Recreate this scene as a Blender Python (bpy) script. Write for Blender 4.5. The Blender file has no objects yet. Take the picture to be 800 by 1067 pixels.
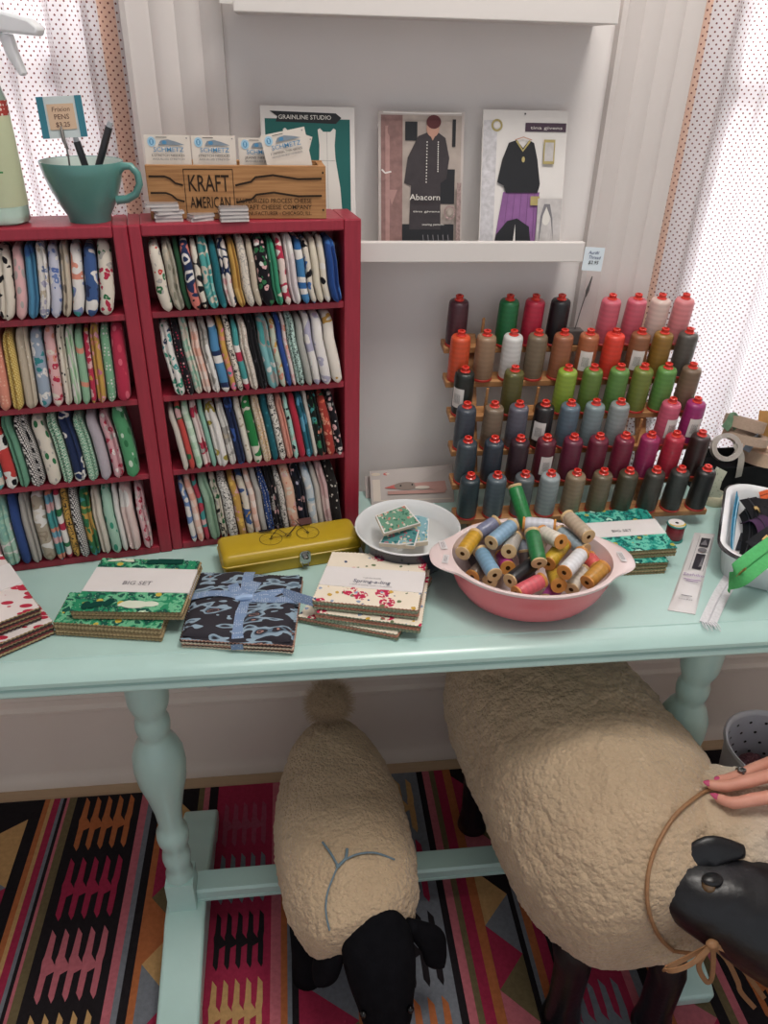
import bpy, bmesh, math, random
from mathutils import Vector, Matrix, noise
RND = random.Random(11)
V = Vector
scene = bpy.context.scene
COL = scene.collection
PI = math.pi
# ------------------------------------------------------------------ camera model (metres; wall plane y = 0, floor z = 0)
FPX, CX, CY = 800.0, 400.0, 533.5
def _d(x, y): return V(((x-CX)/FPX, -(y-CY)/FPX, -1.0))
ZA = (-_d(362, 1864)).normalized()
XA = _d(7700, 263); XA = (XA - ZA*XA.dot(ZA)).normalized()
YA = ZA.cross(XA)
MW = Matrix((XA, YA, ZA))
CAM = V((0, -1.265, 1.46))
def ray(x, y): return MW @ _d(x, y)
def atz(x, y, z): r = ray(x, y); return CAM + r*((z-CAM.z)/r.z)
def aty(x, y, w): r = ray(x, y); return CAM + r*((w-CAM.y)/r.y)
def atp(x, y, q, n): r = ray(x, y); return CAM + r*((q-CAM).dot(n)/r.dot(n))
camd = bpy.data.cameras.new('camera'); cam = bpy.data.objects.new('camera', camd); COL.objects.link(cam)
camd.sensor_fit = 'VERTICAL'; camd.sensor_height = 36.0; camd.lens = FPX/1067*36.0; camd.clip_start = .02
cam.matrix_world = Matrix.Translation(CAM) @ MW.to_4x4()
scene.camera = cam
scene.view_settings.view_transform = 'Standard'; scene.view_settings.look = 'None'
scene.view_settings.gamma = 1; scene.view_settings.use_curve_mapping = False

# ------------------------------------------------------------------ materials
def lin(c):
    if isinstance(c, str):
        c = tuple(int(c[i:i+2], 16) for i in (0, 2, 4))
    o = []
    for v in c[:3]:
        v /= 255.0
        o.append(v/12.92 if v <= .04045 else ((v+.055)/1.055)**2.4)
    return (*o, 1.0)
class NT:
    def __init__(s, name):
        s.m = bpy.data.materials.new(name); s.m.use_nodes = True
        s.n = s.m.node_tree.nodes; s.l = s.m.node_tree.links
        s.b = s.n['Principled BSDF']; s.out = s.n['Material Output']
    def new(s, t, **kw):
        n = s.n.new(t)
        for k, v in kw.items():
            if k.startswith('i_'): n.inputs[int(k[2:])].default_value = v
            else: setattr(n, k, v)
        return n
    def link(s, a, b): s.l.new(a, b)
    def math(s, op, a, b=None, c=None):
        n = s.n.new('ShaderNodeMath'); n.operation = op
        for i, v in enumerate((a, b, c)):
            if v is None: continue
            if hasattr(v, 'node'): s.l.new(v, n.inputs[i])
            else: n.inputs[i].default_value = v
        return n.outputs[0]
    def mix(s, f, a, b):
        n = s.n.new('ShaderNodeMix'); n.data_type = 'RGBA'
        for i, v in ((0, f), (6, a), (7, b)):
            if hasattr(v, 'node'): s.l.new(v, n.inputs[i])
            else: n.inputs[i].default_value = v
        return n.outputs[2]
    def coord(s, kind='Object'):
        return s.n.new('ShaderNodeTexCoord').outputs[kind]
    def scale(s, vec, sc, rnd=False):
        m = s.n.new('ShaderNodeMapping')
        m.inputs['Scale'].default_value = sc if hasattr(sc, '__len__') else (sc, sc, sc)
        s.l.new(vec, m.inputs['Vector'])
        if rnd:
            oi = s.n.new('ShaderNodeObjectInfo'); 
            vm = s.n.new('ShaderNodeVectorMath'); vm.operation = 'SCALE'; vm.inputs[0].default_value = (17, 31, 23)
            s.l.new(oi.outputs['Random'], vm.inputs['Scale']); s.l.new(vm.outputs[0], m.inputs['Location'])
        return m.outputs[0]
    def noise(s, vec, sc, detail=2, rough=.5):
        n = s.n.new('ShaderNodeTexNoise'); n.inputs['Scale'].default_value = sc
        n.inputs['Detail'].default_value = detail; n.inputs['Roughness'].default_value = rough
        s.l.new(vec, n.inputs['Vector']); return n.outputs[0]
    def vor(s, vec, sc, rnd=1.0):
        n = s.n.new('ShaderNodeTexVoronoi'); n.inputs['Scale'].default_value = sc
        n.inputs['Randomness'].default_value = rnd; s.l.new(vec, n.inputs['Vector']); return n
    def ramp(s, f, stops, const=True):
        r = s.n.new('ShaderNodeValToRGB'); r.color_ramp.interpolation = 'CONSTANT' if const else 'LINEAR'
        e = r.color_ramp.elements
        while len(e) > 1: e.remove(e[-1])
        e[0].position = stops[0][0]; e[0].color = stops[0][1]
        for p, c in stops[1:]:
            q = e.new(p); q.color = c
        s.l.new(f, r.inputs[0]); return r.outputs[0]
    def bump(s, h, strength=.3, dist=.001):
        b = s.n.new('ShaderNodeBump'); b.inputs['Strength'].default_value = strength; b.inputs['Distance'].default_value = dist
        s.l.new(h, b.inputs['Height']); s.l.new(b.outputs[0], s.b.inputs['Normal'])
    def base(s, c):
        if hasattr(c, 'node'): s.l.new(c, s.b.inputs['Base Color'])
        else: s.b.inputs['Base Color'].default_value = c
    def set(s, **kw):
        for k, v in kw.items(): s.b.inputs[k.replace('_', ' ')].default_value = v
        return s.m
MATS = {}
def mat(name, c, rough=.55, spec=.35, metal=0, var=.06, vs=30, bump=0, bs=200, coat=0, alpha=1, trans=0):
    """plain procedural surface: base colour with a little mottling and an optional fine bump"""
    key = (name, str(c), rough, spec, metal, coat, alpha, trans)
    if key in MATS: return MATS[key]
    t = NT(name); v = t.coord(); c = lin(c)
    if var:
        f = t.noise(v, vs, 3)
        dk = tuple(x*(1-var*1.6) for x in c[:3])+(1,); lt = tuple(min(1, x*(1+var)) for x in c[:3])+(1,)
        t.base(t.ramp(f, [(.25, dk), (.75, lt)], False))
    else: t.base(c)
    if bump: t.bump(t.noise(v, bs, 3), bump, .002)
    t.set(Roughness=rough, Metallic=metal, Alpha=alpha)
    t.b.inputs['Specular IOR Level'].default_value = spec
    t.b.inputs['Coat Weight'].default_value = coat; t.b.inputs['Coat Roughness'].default_value = .15
    t.b.inputs['Transmission Weight'].default_value = trans
    MATS[key] = t.m
    return t.m

def fab(kind, *cols, s=1.0):
    """printed cotton: every pattern is a solid procedural print in the cloth's own coordinates"""
    key = ('fab', kind, cols, s)
    if key in MATS: return MATS[key]
    t = NT('cotton_'+kind); C = [lin(c) for c in cols]; C = [tuple(.80*(q*.88+.12*(c[0]*.3+c[1]*.55+c[2]*.15)) for q in c[:3])+(1,) for c in C]; v = t.scale(t.coord(), 1.0, True)
    sx = t.new('ShaderNodeSeparateXYZ'); t.link(v, sx.inputs[0]); x, y, z = sx.outputs
    w = t.math('ADD', x, y)
    c1 = C[0]; c2 = C[1] if len(C) > 1 else C[0]; c3 = C[2] if len(C) > 2 else c2; c4 = C[3] if len(C) > 3 else c3
    if kind == 'plain':
        f = t.noise(v, 60, 3); col = t.mix(f, tuple(q*.88 for q in c1[:3])+(1,), c1)
        if len(C) > 1: col = t.mix(t.math('GREATER_THAN', t.noise(v, 26*s, 1), .58), col, c2)
    elif kind == 'dots':
        vo = t.vor(v, 210*s, .35); col = t.mix(t.math('LESS_THAN', vo.outputs['Distance'], .3), c1, t.ramp(t.math('FRACT', t.math('MULTIPLY', vo.outputs['Color'], 3.0)), [(0, c2), (.6, c3)]))
    elif kind == 'check':
        a = t.math('GREATER_THAN', t.math('FRACT', t.math('MULTIPLY', z, 45*s)), .5); b = t.math('GREATER_THAN', t.math('FRACT', t.math('MULTIPLY', w, 45*s)), .5)
        col = t.ramp(t.math('MULTIPLY', t.math('ADD', a, b), .45), [(0, c1), (.3, tuple((p+q)/2 for p, q in zip(c1, c2))), (.7, c2)])
    elif kind == 'dash':
        b = t.new('ShaderNodeTexBrick'); b.inputs['Scale'].default_value = 170*s; b.inputs['Mortar Size'].default_value = .1
        b.inputs['Brick Width'].default_value = .75; b.inputs['Row Height'].default_value = .5
        cb = t.new('ShaderNodeCombineXYZ'); t.link(z, cb.inputs[0]); t.link(w, cb.inputs[1]); t.link(cb.outputs[0], b.inputs['Vector'])
        b.inputs['Color1'].default_value = c2; b.inputs['Color2'].default_value = c2; b.inputs['Mortar'].default_value = c1; col = b.outputs[0]
    elif kind == 'stripe':
        f = t.math('FRACT', t.math('ADD', t.math('MULTIPLY', z, 20*s), t.math('MULTIPLY', t.noise(v, 20, 1), .5)))
        col = t.ramp(f, [(0, c1), (.4, c2), (.62, c3), (.85, c4)])
    elif kind == 'vstripe':
        f = t.math('FRACT', t.math('MULTIPLY', w, 130*s)); col = t.ramp(f, [(0, c1), (.55, c2)])
    elif kind == 'floral':
        wv = t.new('ShaderNodeVectorMath'); wv.operation = 'ADD'; nz = t.new('ShaderNodeTexNoise'); nz.inputs['Scale'].default_value = 90*s
        t.link(v, nz.inputs['Vector']); sc = t.new('ShaderNodeVectorMath'); sc.operation = 'SCALE'; sc.inputs['Scale'].default_value = .012/s
        t.link(nz.outputs['Color'], sc.inputs[0]); t.link(v, wv.inputs[0]); t.link(sc.outputs[0], wv.inputs[1])
        vo = t.vor(wv.outputs[0], 105*s); sep = t.new('ShaderNodeSeparateColor'); t.link(vo.outputs['Color'], sep.inputs[0])
        cell = t.ramp(sep.outputs[0], [(0, c2), (.38, c3), (.72, c4)])
        col = t.mix(t.math('LESS_THAN', vo.outputs['Distance'], .42), c1, cell)
        col = t.mix(t.math('LESS_THAN', vo.outputs['Distance'], .13), col, c1)
    elif kind == 'leaf':
        vo = t.vor(t.scale(v, (1, 1, .5)), 120*s); sep = t.new('ShaderNodeSeparateColor'); t.link(vo.outputs['Color'], sep.inputs[0])
        col = t.mix(t.math('LESS_THAN', vo.outputs['Distance'], .36), c1, t.ramp(sep.outputs[1], [(0, c2), (.6, c3)]))
    elif kind == 'scene':
        f = t.noise(t.scale(v, (.7, .7, 1)), 52*s, 1.5)
        col = t.ramp(f, [(0, c4), (.36, c2), (.46, c1), (.6, c3), (.68, c1)])
    elif kind == 'script':
        f = t.noise(v, 190*s, 1); a = t.math('LESS_THAN', t.math('ABSOLUTE', t.math('SUBTRACT', f, .5)), .035)
        col = t.mix(a, c1, c2)
        if len(C) > 2: col = t.mix(t.math('GREATER_THAN', t.noise(v, 40*s, 1), .62), col, c3)
    elif kind == 'weave':
        ck = t.new('ShaderNodeTexChecker'); ck.inputs['Scale'].default_value = 420*s; t.link(v, ck.inputs['Vector'])
        ck.inputs['Color1'].default_value = c1; ck.inputs['Color2'].default_value = c2; col = ck.outputs[0]
    elif kind == 'speck':
        vo = t.vor(v, 120*s); col = t.mix(t.math('LESS_THAN', vo.outputs['Distance'], .22), c1, c2)
    elif kind == 'wool':
        col = t.mix(t.noise(v, 45*s, 4), c1, c2)
    t.base(col); t.bump(t.noise(v, 900, 2), .15, .0006)
    t.set(Roughness=.9); t.b.inputs['Specular IOR Level'].default_value = .12
    t.b.inputs['Sheen Weight'].default_value = .08
    MATS[key] = t.m
    return t.m
WHITE = mat('white_paint', 'D2CBC8', .45, .4, var=.02, vs=8)
WALLM = mat('grey_white_wall_paint', 'E9E4E2', .6, .3, var=.02, vs=5, bump=.05, bs=300)
BLACK = mat('black_ink', '1E1C20', .6, .2, var=0)

# ------------------------------------------------------------------ mesh building
class MB:
    def __init__(s, m=None): s.v = []; s.f = []; s.fm = []; s.ms = []; s.cur = m
    def _mi(s, m):
        m = m or s.cur or WHITE
        if m not in s.ms: s.ms.append(m)
        return s.ms.index(m)
    def add(s, vs, fs, m=None, M=None):
        o = len(s.v); mi = s._mi(m)
        s.v += [(M @ V(p)) if M is not None else V(p) for p in vs]
        for f in fs: s.f.append([i+o for i in f]); s.fm.append(mi)
        return s
    def box(s, lo, hi, m=None, M=None):
        (a, b, c), (d, e, f) = lo, hi
        vs = [(a,b,c),(d,b,c),(d,e,c),(a,e,c),(a,b,f),(d,b,f),(d,e,f),(a,e,f)]
        return s.add(vs, [(3,2,1,0),(4,5,6,7),(0,1,5,4),(1,2,6,5),(2,3,7,6),(3,0,4,7)], m, M)
    def prism(s, poly, z0, z1, m=None, M=None):
        """closed outline in x,y pulled from z0 to z1"""
        n = len(poly); vs = [(x, y, z0) for x, y in poly]+[(x, y, z1) for x, y in poly]
        ar = sum(poly[i][0]*poly[(i+1) % n][1]-poly[(i+1) % n][0]*poly[i][1] for i in range(n))
        fs = [list(range(n))[::-1], list(range(n, 2*n))]+[(i, (i+1) % n, n+(i+1) % n, n+i) for i in range(n)]
        if ar*(z1-z0) < 0: fs = [list(f)[::-1] for f in fs]
        return s.add(vs, fs, m, M)
    def lathe(s, prof, seg=24, m=None, M=None, sx=1, sy=1, cap=True):
        n = len(prof); vs = []; fs = []
        for r, z in prof:
            for k in range(seg):
                a = 2*PI*k/seg; vs.append((r*math.cos(a)*sx, r*math.sin(a)*sy, z))
        for i in range(n-1):
            for k in range(seg):
                k2 = (k+1) % seg; fs.append((i*seg+k, i*seg+k2, (i+1)*seg+k2, (i+1)*seg+k))
        if cap:
            if prof[0][0] > 1e-5: fs.append(list(range(seg))[::-1])
            if prof[-1][0] > 1e-5: fs.append([(n-1)*seg+k for k in range(seg)])
        return s.add(vs, fs, m, M)
    def tube(s, pts, r, seg=8, m=None, closed=False, flat=None, up=None):
        """sweep of a round (or flattened, flat=(w,h)) section along points"""
        pts = [V(p) for p in pts]; n = len(pts); vs = []; fs = []; prev = None
        for i, p in enumerate(pts):
            a = pts[(i-1) % n] if (closed or i) else p; b = pts[(i+1) % n] if (closed or i < n-1) else p
            t = (b-a).normalized() if (b-a).length > 1e-9 else V((0, 0, 1))
            u = V(up) if up is not None else (prev if prev is not None else (V((0, 0, 1)) if abs(t.z) < .9 else V((1, 0, 0))))
            u = u - t*u.dot(t)
            if u.length < 1e-6: u = t.orthogonal()
            u.normalize(); prev = u; w = t.cross(u)
            ri = r[i] if hasattr(r, '__len__') else r
            for k in range(seg):
                an = 2*PI*k/seg
                if flat: vs.append(p + w*(flat[0]*math.cos(an)) + u*(flat[1]*math.sin(an)))
                else: vs.append(p + w*(ri*math.cos(an)) + u*(ri*math.sin(an)))
        for i in range(n if closed else n-1):
            j = (i+1) % n
            for k in range(seg):
                k2 = (k+1) % seg; fs.append((i*seg+k, i*seg+k2, j*seg+k2, j*seg+k))
        if not closed: fs += [list(range(seg))[::-1], [(n-1)*seg+k for k in range(seg)]]
        return s.add(vs, fs, m)
    def strip(s, pts, up, w, th, m=None):
        """thin flat band w wide, th thick, laid along pts; up = normal(s)"""
        n = len(pts); vs = []; fs = []
        for i, p in enumerate(pts):
            p = V(p); a = V(pts[max(0, i-1)]); b = V(pts[min(n-1, i+1)]); t = (b-a).normalized()
            u = V(up[i]) if hasattr(up[0], '__len__') else V(up); u = (u-t*u.dot(t)).normalized(); q = t.cross(u)
            wi = w[i] if hasattr(w, '__len__') else w
            for du, dq in ((-1, -1), (-1, 1), (1, 1), (1, -1)): vs.append(p+u*(th/2*du)+q*(wi/2*dq))
        for i in range(n-1):
            for k in range(4): k2 = (k+1) % 4; fs.append((i*4+k, (i+1)*4+k, (i+1)*4+k2, i*4+k2))
        fs += [(0, 1, 2, 3), tuple((n-1)*4+k for k in (3, 2, 1, 0))]
        return s.add(vs, fs, m)
    def build(s, name, parent=None, origin=None, local=False, smooth=True, ang=35, bevel=0, seg=2, sub=0, fix=False):
        me = bpy.data.meshes.new(name)
        vs = s.v
        if not local:
            if parent is not None: inv = wm(parent).inverted(); vs = [inv @ p for p in vs]
            elif origin is not None: vs = [p-V(origin) for p in vs]
        me.from_pydata([tuple(p) for p in vs], [], s.f)
        for m in s.ms: me.materials.append(m)
        for p, i in zip(me.polygons, s.fm): p.material_index = i; p.use_smooth = smooth
        if fix:
            bm = bmesh.new(); bm.from_mesh(me); bmesh.ops.recalc_face_normals(bm, faces=bm.faces); bm.to_mesh(me); bm.free()
        if smooth: me.set_sharp_from_angle(angle=math.radians(ang))
        o = bpy.data.objects.new(name, me); COL.objects.link(o)
        if parent is not None: o.parent = parent
        elif origin is not None: o.location = origin
        if bevel:
            b = o.modifiers.new('bevel', 'BEVEL'); b.width = bevel; b.segments = seg; b.limit_method = 'ANGLE'; b.angle_limit = .6
        if sub:
            b = o.modifiers.new('sub', 'SUBSURF'); b.levels = sub; b.render_levels = sub
        return o
def wm(o):
    m = Matrix.LocRotScale(o.location, o.rotation_euler, o.scale)
    return wm(o.parent) @ m if o.parent is not None else m
def tag(o, label=None, cat=None, group=None, kind=None):
    if label: o['label'] = label
    if cat: o['category'] = cat
    if group: o['group'] = group
    if kind: o['kind'] = kind
    return o
def thing(name, label, cat, loc, rot=0, group=None):
    o = bpy.data.objects.new(name, None); COL.objects.link(o); o.empty_display_size = .02
    o.location = V(loc); o.rotation_euler = (0, 0, rot) if not hasattr(rot, '__len__') else rot
    return tag(o, label, cat, group)
def struct(name, mb, **kw):
    return tag(mb.build(name, **kw), kind='structure')
_TX = {}
def text_mesh(s):
    if s not in _TX:
        c = bpy.data.curves.new('t', 'FONT'); c.body = s; c.size = 1; c.resolution_u = 2; c.offset = .005
        o = bpy.data.objects.new('t', c); me = o.to_mesh()
        vs = [V((v.co.x, v.co.y, 0)) for v in me.vertices]; fs = [list(p.vertices) for p in me.polygons]
        o.to_mesh_clear(); bpy.data.objects.remove(o); bpy.data.curves.remove(c)
        _TX[s] = (vs, fs, min(v.x for v in vs), max(v.x for v in vs), min(v.y for v in vs), max(v.y for v in vs))
    return _TX[s]
class Art:
    """ink printed on a flat face: origin o, axes u (right) and v (up), lifted a hair along u x v"""
    def __init__(s, o, u, v, lift=.0004, skew=False):
        s.o = V(o); s.u = V(u).normalized(); s.vv = V(v).normalized()
        if not skew: s.vv = (s.vv-s.u*s.vv.dot(s.u)).normalized()
        s.n = s.u.cross(s.vv).normalized(); s.mb = MB(); s.k = 0; s.l0 = lift
    def P(s, a, b): return s.o+s.u*a+s.vv*b+s.n*(s.l0+s.k*.00016)
    def poly(s, pts, m): s.k += 1; s.mb.add([s.P(a, b) for a, b in pts], [list(range(len(pts)))], m); return s
    def rect(s, a0, b0, a1, b1, m): return s.poly([(a0, b0), (a1, b0), (a1, b1), (a0, b1)], m)
    def ell(s, a, b, ra, rb, m, n=20, rot=0):
        c, q = math.cos(rot), math.sin(rot); P = []
        for k in range(n):
            x, y = ra*math.cos(2*PI*k/n), rb*math.sin(2*PI*k/n); P.append((a+x*c-y*q, b+x*q+y*c))
        return s.poly(P, m)
    def line(s, pts, w, m, closed=False):
        s.k += 1; n = len(pts); vs = []
        for i in range(n):
            if closed: p, q = pts[i-1], pts[(i+1) % n]
            else: p, q = pts[max(0, i-1)], pts[min(n-1, i+1)]
            dx, dy = q[0]-p[0], q[1]-p[1]; L = math.hypot(dx, dy) or 1; ox, oy = -dy/L*w/2, dx/L*w/2
            vs += [s.P(pts[i][0]-ox, pts[i][1]-oy), s.P(pts[i][0]+ox, pts[i][1]+oy)]
        fs = [(2*i, 2*((i+1) % n), 2*((i+1) % n)+1, 2*i+1) for i in range(n if closed else n-1)]
        s.mb.add(vs, fs, m); return s
    def ring(s, a, b, r, w, m, n=28, rb=None):
        return s.line([(a+r*math.cos(2*PI*k/n), b+(rb or r)*math.sin(2*PI*k/n)) for k in range(n)], w, m, True)
    def text(s, t, a, b, m, h=None, w=None, align='c', slant=0):
        """t centred (or left) at a, baseline b; cap height h and/or total width w"""
        vs, fs, x0, x1, y0, y1 = text_mesh(t); s.k += 1
        sy = (h/.69) if h else w/(x1-x0); sx = (w/(x1-x0)) if w else sy
        ox = a-(x1+x0)/2*sx if align == 'c' else a-x0*sx
        s.mb.add([s.P(ox+v.x*sx+slant*v.y*sy, b+v.y*sy) for v in vs], fs, m); return s
    def build(s, name, parent, **kw): return s.mb.build(name, parent, smooth=False, **kw)
# ------------------------------------------------------------------ the room
def rect_ring(mb, x0, x1, z0, z1, y0, y1, m): mb.box((x0, y0, z0), (x1, y1, z1), m)
XL, XR = -1.75, 1.95
wn = [(-1.06, -.215), (.60, 1.46)]          # window openings in x
ZS, ZH = .60, 2.25
w = MB(WALLM)
for a, b in ((XL, wn[0][0]), (wn[0][1], wn[1][0]), (wn[1][1], XR)): w.box((a, 0, 0), (b, .14, 2.6))
for a, b in wn: w.box((a, 0, 0), (b, .14, ZS)); w.box((a, 0, ZH), (b, .14, 2.6))
struct('wall_back', w, smooth=False)
wood = NT('pale_floor_boards'); v = wood.coord(); 
bk = wood.new('ShaderNodeTexBrick'); bk.inputs['Scale'].default_value = 1; bk.inputs['Brick Width'].default_value = 1.6; bk.inputs['Row Height'].default_value = .09
bk.inputs['Mortar Size'].default_value = .0015; bk.inputs['Color1'].default_value = lin('D0B596'); bk.inputs['Color2'].default_value = lin('C0A384'); bk.inputs['Mortar'].default_value = lin('5A4634')
wood.link(v, bk.inputs['Vector']); wood.base(wood.mix(wood.math('MULTIPLY', wood.noise(wood.scale(v, (1.5, 25, 1)), 6, 4), .5), bk.outputs[0], lin('A48666')))
wood.set(Roughness=.45)
struct('floor', MB(wood.m).box((XL, -2.6, -.05), (XR, .14, 0)), smooth=False)
struct('ceiling', MB(mat('ceiling_paint', 'DAD6D2', .8, var=.01)).box((XL, -2.6, 2.6), (XR, .14, 2.65)), smooth=False)
struct('wall_left', MB(WALLM).box((XL-.1, -2.6, 0), (XL, .14, 2.6)), smooth=False)
struct('wall_right', MB(WALLM).box((XR, -2.6, 0), (XR+.1, .14, 2.6)), smooth=False)
# baseboard: plinth, ogee cap, shoe strip
prof = [(0, 0), (-.017, 0), (-.017, .016), (-.014, .026), (-.010, .036), (-.009, .05), (-.009, .222), (-.016, .230), (-.016, .238), (-.009, .246), (-.008, .262), (-.015, .270), (-.013, .278), (0, .282)]
def run_x(prof, x0, x1, m):
    mb = MB(m); n = len(prof)
    mb.add([(x0, y, z) for y, z in prof]+[(x1, y, z) for y, z in prof],
           [tuple(range(n)), tuple(range(2*n-1, n-1, -1))]+[(i, n+i, n+(i+1) % n, (i+1) % n) for i in range(n)]); return mb
BASEM = mat('baseboard_paint', 'E6D9CF', .5, .35, var=.02, vs=6)
struct('baseboard_back', run_x(prof, XL, XR, BASEM), fix=True, ang=25)
# fluted casings beside the windows
def casing(name, x0, x1):
    W = x1-x0
    P = [(0, 0), (0, -.019), (.06, -.0215), (.10, -.019), (.24, -.018), (.28, -.0158), (.32, -.018), (.38, -.019), (.46, -.018), (.53, -.0148), (.60, -.018), (.68, -.019), (.74, -.018), (.78, -.0152), (.82, -.018), (.94, -.020), (1, -.018), (1, 0)]
    mb = MB(WHITE); n = len(P); z0, z1 = .282, 2.4
    mb.add([(x0+a*W, b, z0) for a, b in P]+[(x0+a*W, b, z1) for a, b in P],
           [tuple(range(n)), tuple(range(2*n-1, n-1, -1))]+[(i, n+i, n+(i+1) % n, (i+1) % n) for i in range(n)])
    struct(name, mb, fix=True, ang=30)
casing('trim_1', -.213, -.080); casing('trim_2', .478, .600)
casing('trim_3', -1.19, -1.06); casing('trim_4', 1.46, 1.58)
for i, (a, b) in enumerate(wn):
    f = MB(WHITE)
    for x0, x1, z0, z1 in ((a, a+(.045 if i == 0 else .105), ZS, ZH), (b-(.075 if i == 0 else .045), b, ZS, ZH), (a, b, ZS, ZS+.06), (a, b, ZH-.05, ZH), (a, b, 1.40, 1.445)):
        f.box((x0, .075, z0), (x1, .115, z1))
    f.box((a-.02, -.018, ZS-.03), (b+.02, .075, ZS))
    o = struct('window_%d' % (i+1), f, smooth=False, bevel=.003)
    g = NT('window_glass'); g.base((1, 1, 1, 1)); g.set(Roughness=.02); g.b.inputs['Transmission Weight'].default_value = 1; g.b.inputs['IOR'].default_value = 1.02
    MB(g.m).box((a+.045, .093, ZS+.06), (b-.045, .097, ZH-.05)).build('pane', o, smooth=False)
# curtains: gathered white cotton printed with little rust dots, hung inside the openings
def curtain_mat(name, hem0, hem1):
    t = NT(name); uv = t.coord('UV'); sp = t.new('ShaderNodeSeparateXYZ'); t.link(uv, sp.inputs[0]); u, vv = sp.outputs[0], sp.outputs[1]
    S = 1/.0072
    def lattice(off):
        a = t.math('SUBTRACT', t.math('FRACT', t.math('ADD', t.math('MULTIPLY', u, S/1.5), off)), .5)
        b = t.math('SUBTRACT', t.math('FRACT', t.math('ADD', t.math('MULTIPLY', vv, S/1.5), off)), .5)
        return t.math('LESS_THAN', t.math('ADD', t.math('MULTIPLY', a, a), t.math('MULTIPLY', b, b)), .0165)
    dot = t.math('MAXIMUM', lattice(0.0), lattice(.5))
    hem = t.math('MULTIPLY', t.math('GREATER_THAN', u, hem0), t.math('LESS_THAN', u, hem1))
    cloth = t.mix(hem, lin('EFEAEA'), lin('F0D6C6'))  # peach hem tint paints in the light passing through doubled cloth
    col = t.mix(dot, cloth, lin('8A5A55'))
    t.base(col); t.set(Roughness=.95); t.b.inputs['Specular IOR Level'].default_value = .05
    tr = t.new('ShaderNodeBsdfTranslucent'); t.link(col, tr.inputs['Color'])
    mx = t.new('ShaderNodeMixShader'); mx.inputs[0].default_value = .45
    t.link(t.b.outputs[0], mx.inputs[1]); t.link(tr.outputs[0], mx.inputs[2]); t.link(mx.outputs[0], t.out.inputs['Surface'])
    t.bump(t.noise(t.coord(), 600, 2), .05, .0005)
    return t.m
def curtain(name, label, x0, x1, z0, z1, ybase, folds, m, amp=.018, fine=5):
    """x goes x0->x1; the cloth's own width runs 1.5 times as far; dots follow the cloth"""
    n = 150; rows = 24; mb = MB(m); vs = []; uvs = []; L = 0; prev = None
    line = []
    for i in range(n+1):
        s = i/n; a = 0
        y = sum(A*math.sin(k*2*PI*s+p) for A, k, p in folds)
        line.append((x0+(x1-x0)*s, ybase+y))
    for i, (x, y) in enumerate(line):
        if i: L += math.hypot(x-line[i-1][0], y-line[i-1][1])
        for r in range(rows+1):
            z = z1+(z0-z1)*r/rows; q = r/rows
            yy = ybase+(y-ybase)*(.8+.35*q)+.003*math.sin(9*q+x*20)
            vs.append((x+.004*math.sin(3*q+x*8), yy, z)); uvs.append((L, z))
    R1 = rows+1
    fs = [(i*R1+r, i*R1+r+1, (i+1)*R1+r+1, (i+1)*R1+r) for i in range(n) for r in range(rows)]
    mb.add(vs, fs); o = mb.build(name, origin=(0, 0, 0))
    uvl = o.data.uv_layers.new(name='UVMap')
    for lp in o.data.loops: uvl.data[lp.index].uv = uvs[lp.vertex_index]
    so = o.modifiers.new('solid', 'SOLIDIFY'); so.thickness = .0008
    # origin to the cloth's foot
    org = V(((x0+x1)/2, ybase, z0)); o.data.transform(Matrix.Translation(-org)); o.location = org
    return o
c1 = curtain('curtain', 'white rust-dotted cotton curtain at the left window behind the teal mug', -.222, -1.05, .66, 2.2, .035, [(.013, 9, .4), (.010, 16, 1.1), (.005, 31, 2)], curtain_mat('dotted_cotton_left', .008, .034))
tag(c1, None, 'curtain')
c2 = curtain('curtain', 'white rust-dotted cotton curtain with a backlight-tinted hem at the right window behind the thread rack', .610, 1.44, .66, 2.2, .035, [(.012, 6, 2.9), (.008, 11, .6), (.004, 23, 2)], curtain_mat('dotted_cotton_right', .004, .028))
tag(c2, None, 'curtain')
for o, x in ((c1, -.64), (c2, 1.03)):
    MB(mat('white_rod', 'E6E2DE', .3)).tube([(x-.42, .035, 2.205), (x+.42, .035, 2.205)], .008, 10).build('rod', o)
c1['label'] = 'white rust-dotted cotton curtain at the left window behind the teal mug'
c2['label'] = 'white rust-dotted cotton curtain with a backlight-tinted hem at the right window behind the thread rack'
# picture ledges
def ledge(label, x0, x1, z0, z1, d):
    o = MB(mat('white_shelf_paint', 'DDD8D5', .4, .4, var=.015, vs=7))
    o.box((x0, -d, z0), (x1, 0, z0+.010)).box((x0, -d-.012, z0), (x1, -d, z1))
    r = o.build('wall_shelf', origin=((x0+x1)/2, 0, z0), smooth=False, bevel=.0015); return tag(r, label, 'shelf')
ledge('white picture ledge holding the two sewing pattern packets', -.070, .446, 1.188, 1.2175, .085)
ledge('white picture ledge at the top edge, above the pattern packets', -.060, .4445, 1.497, 1.54, .085)
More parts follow.
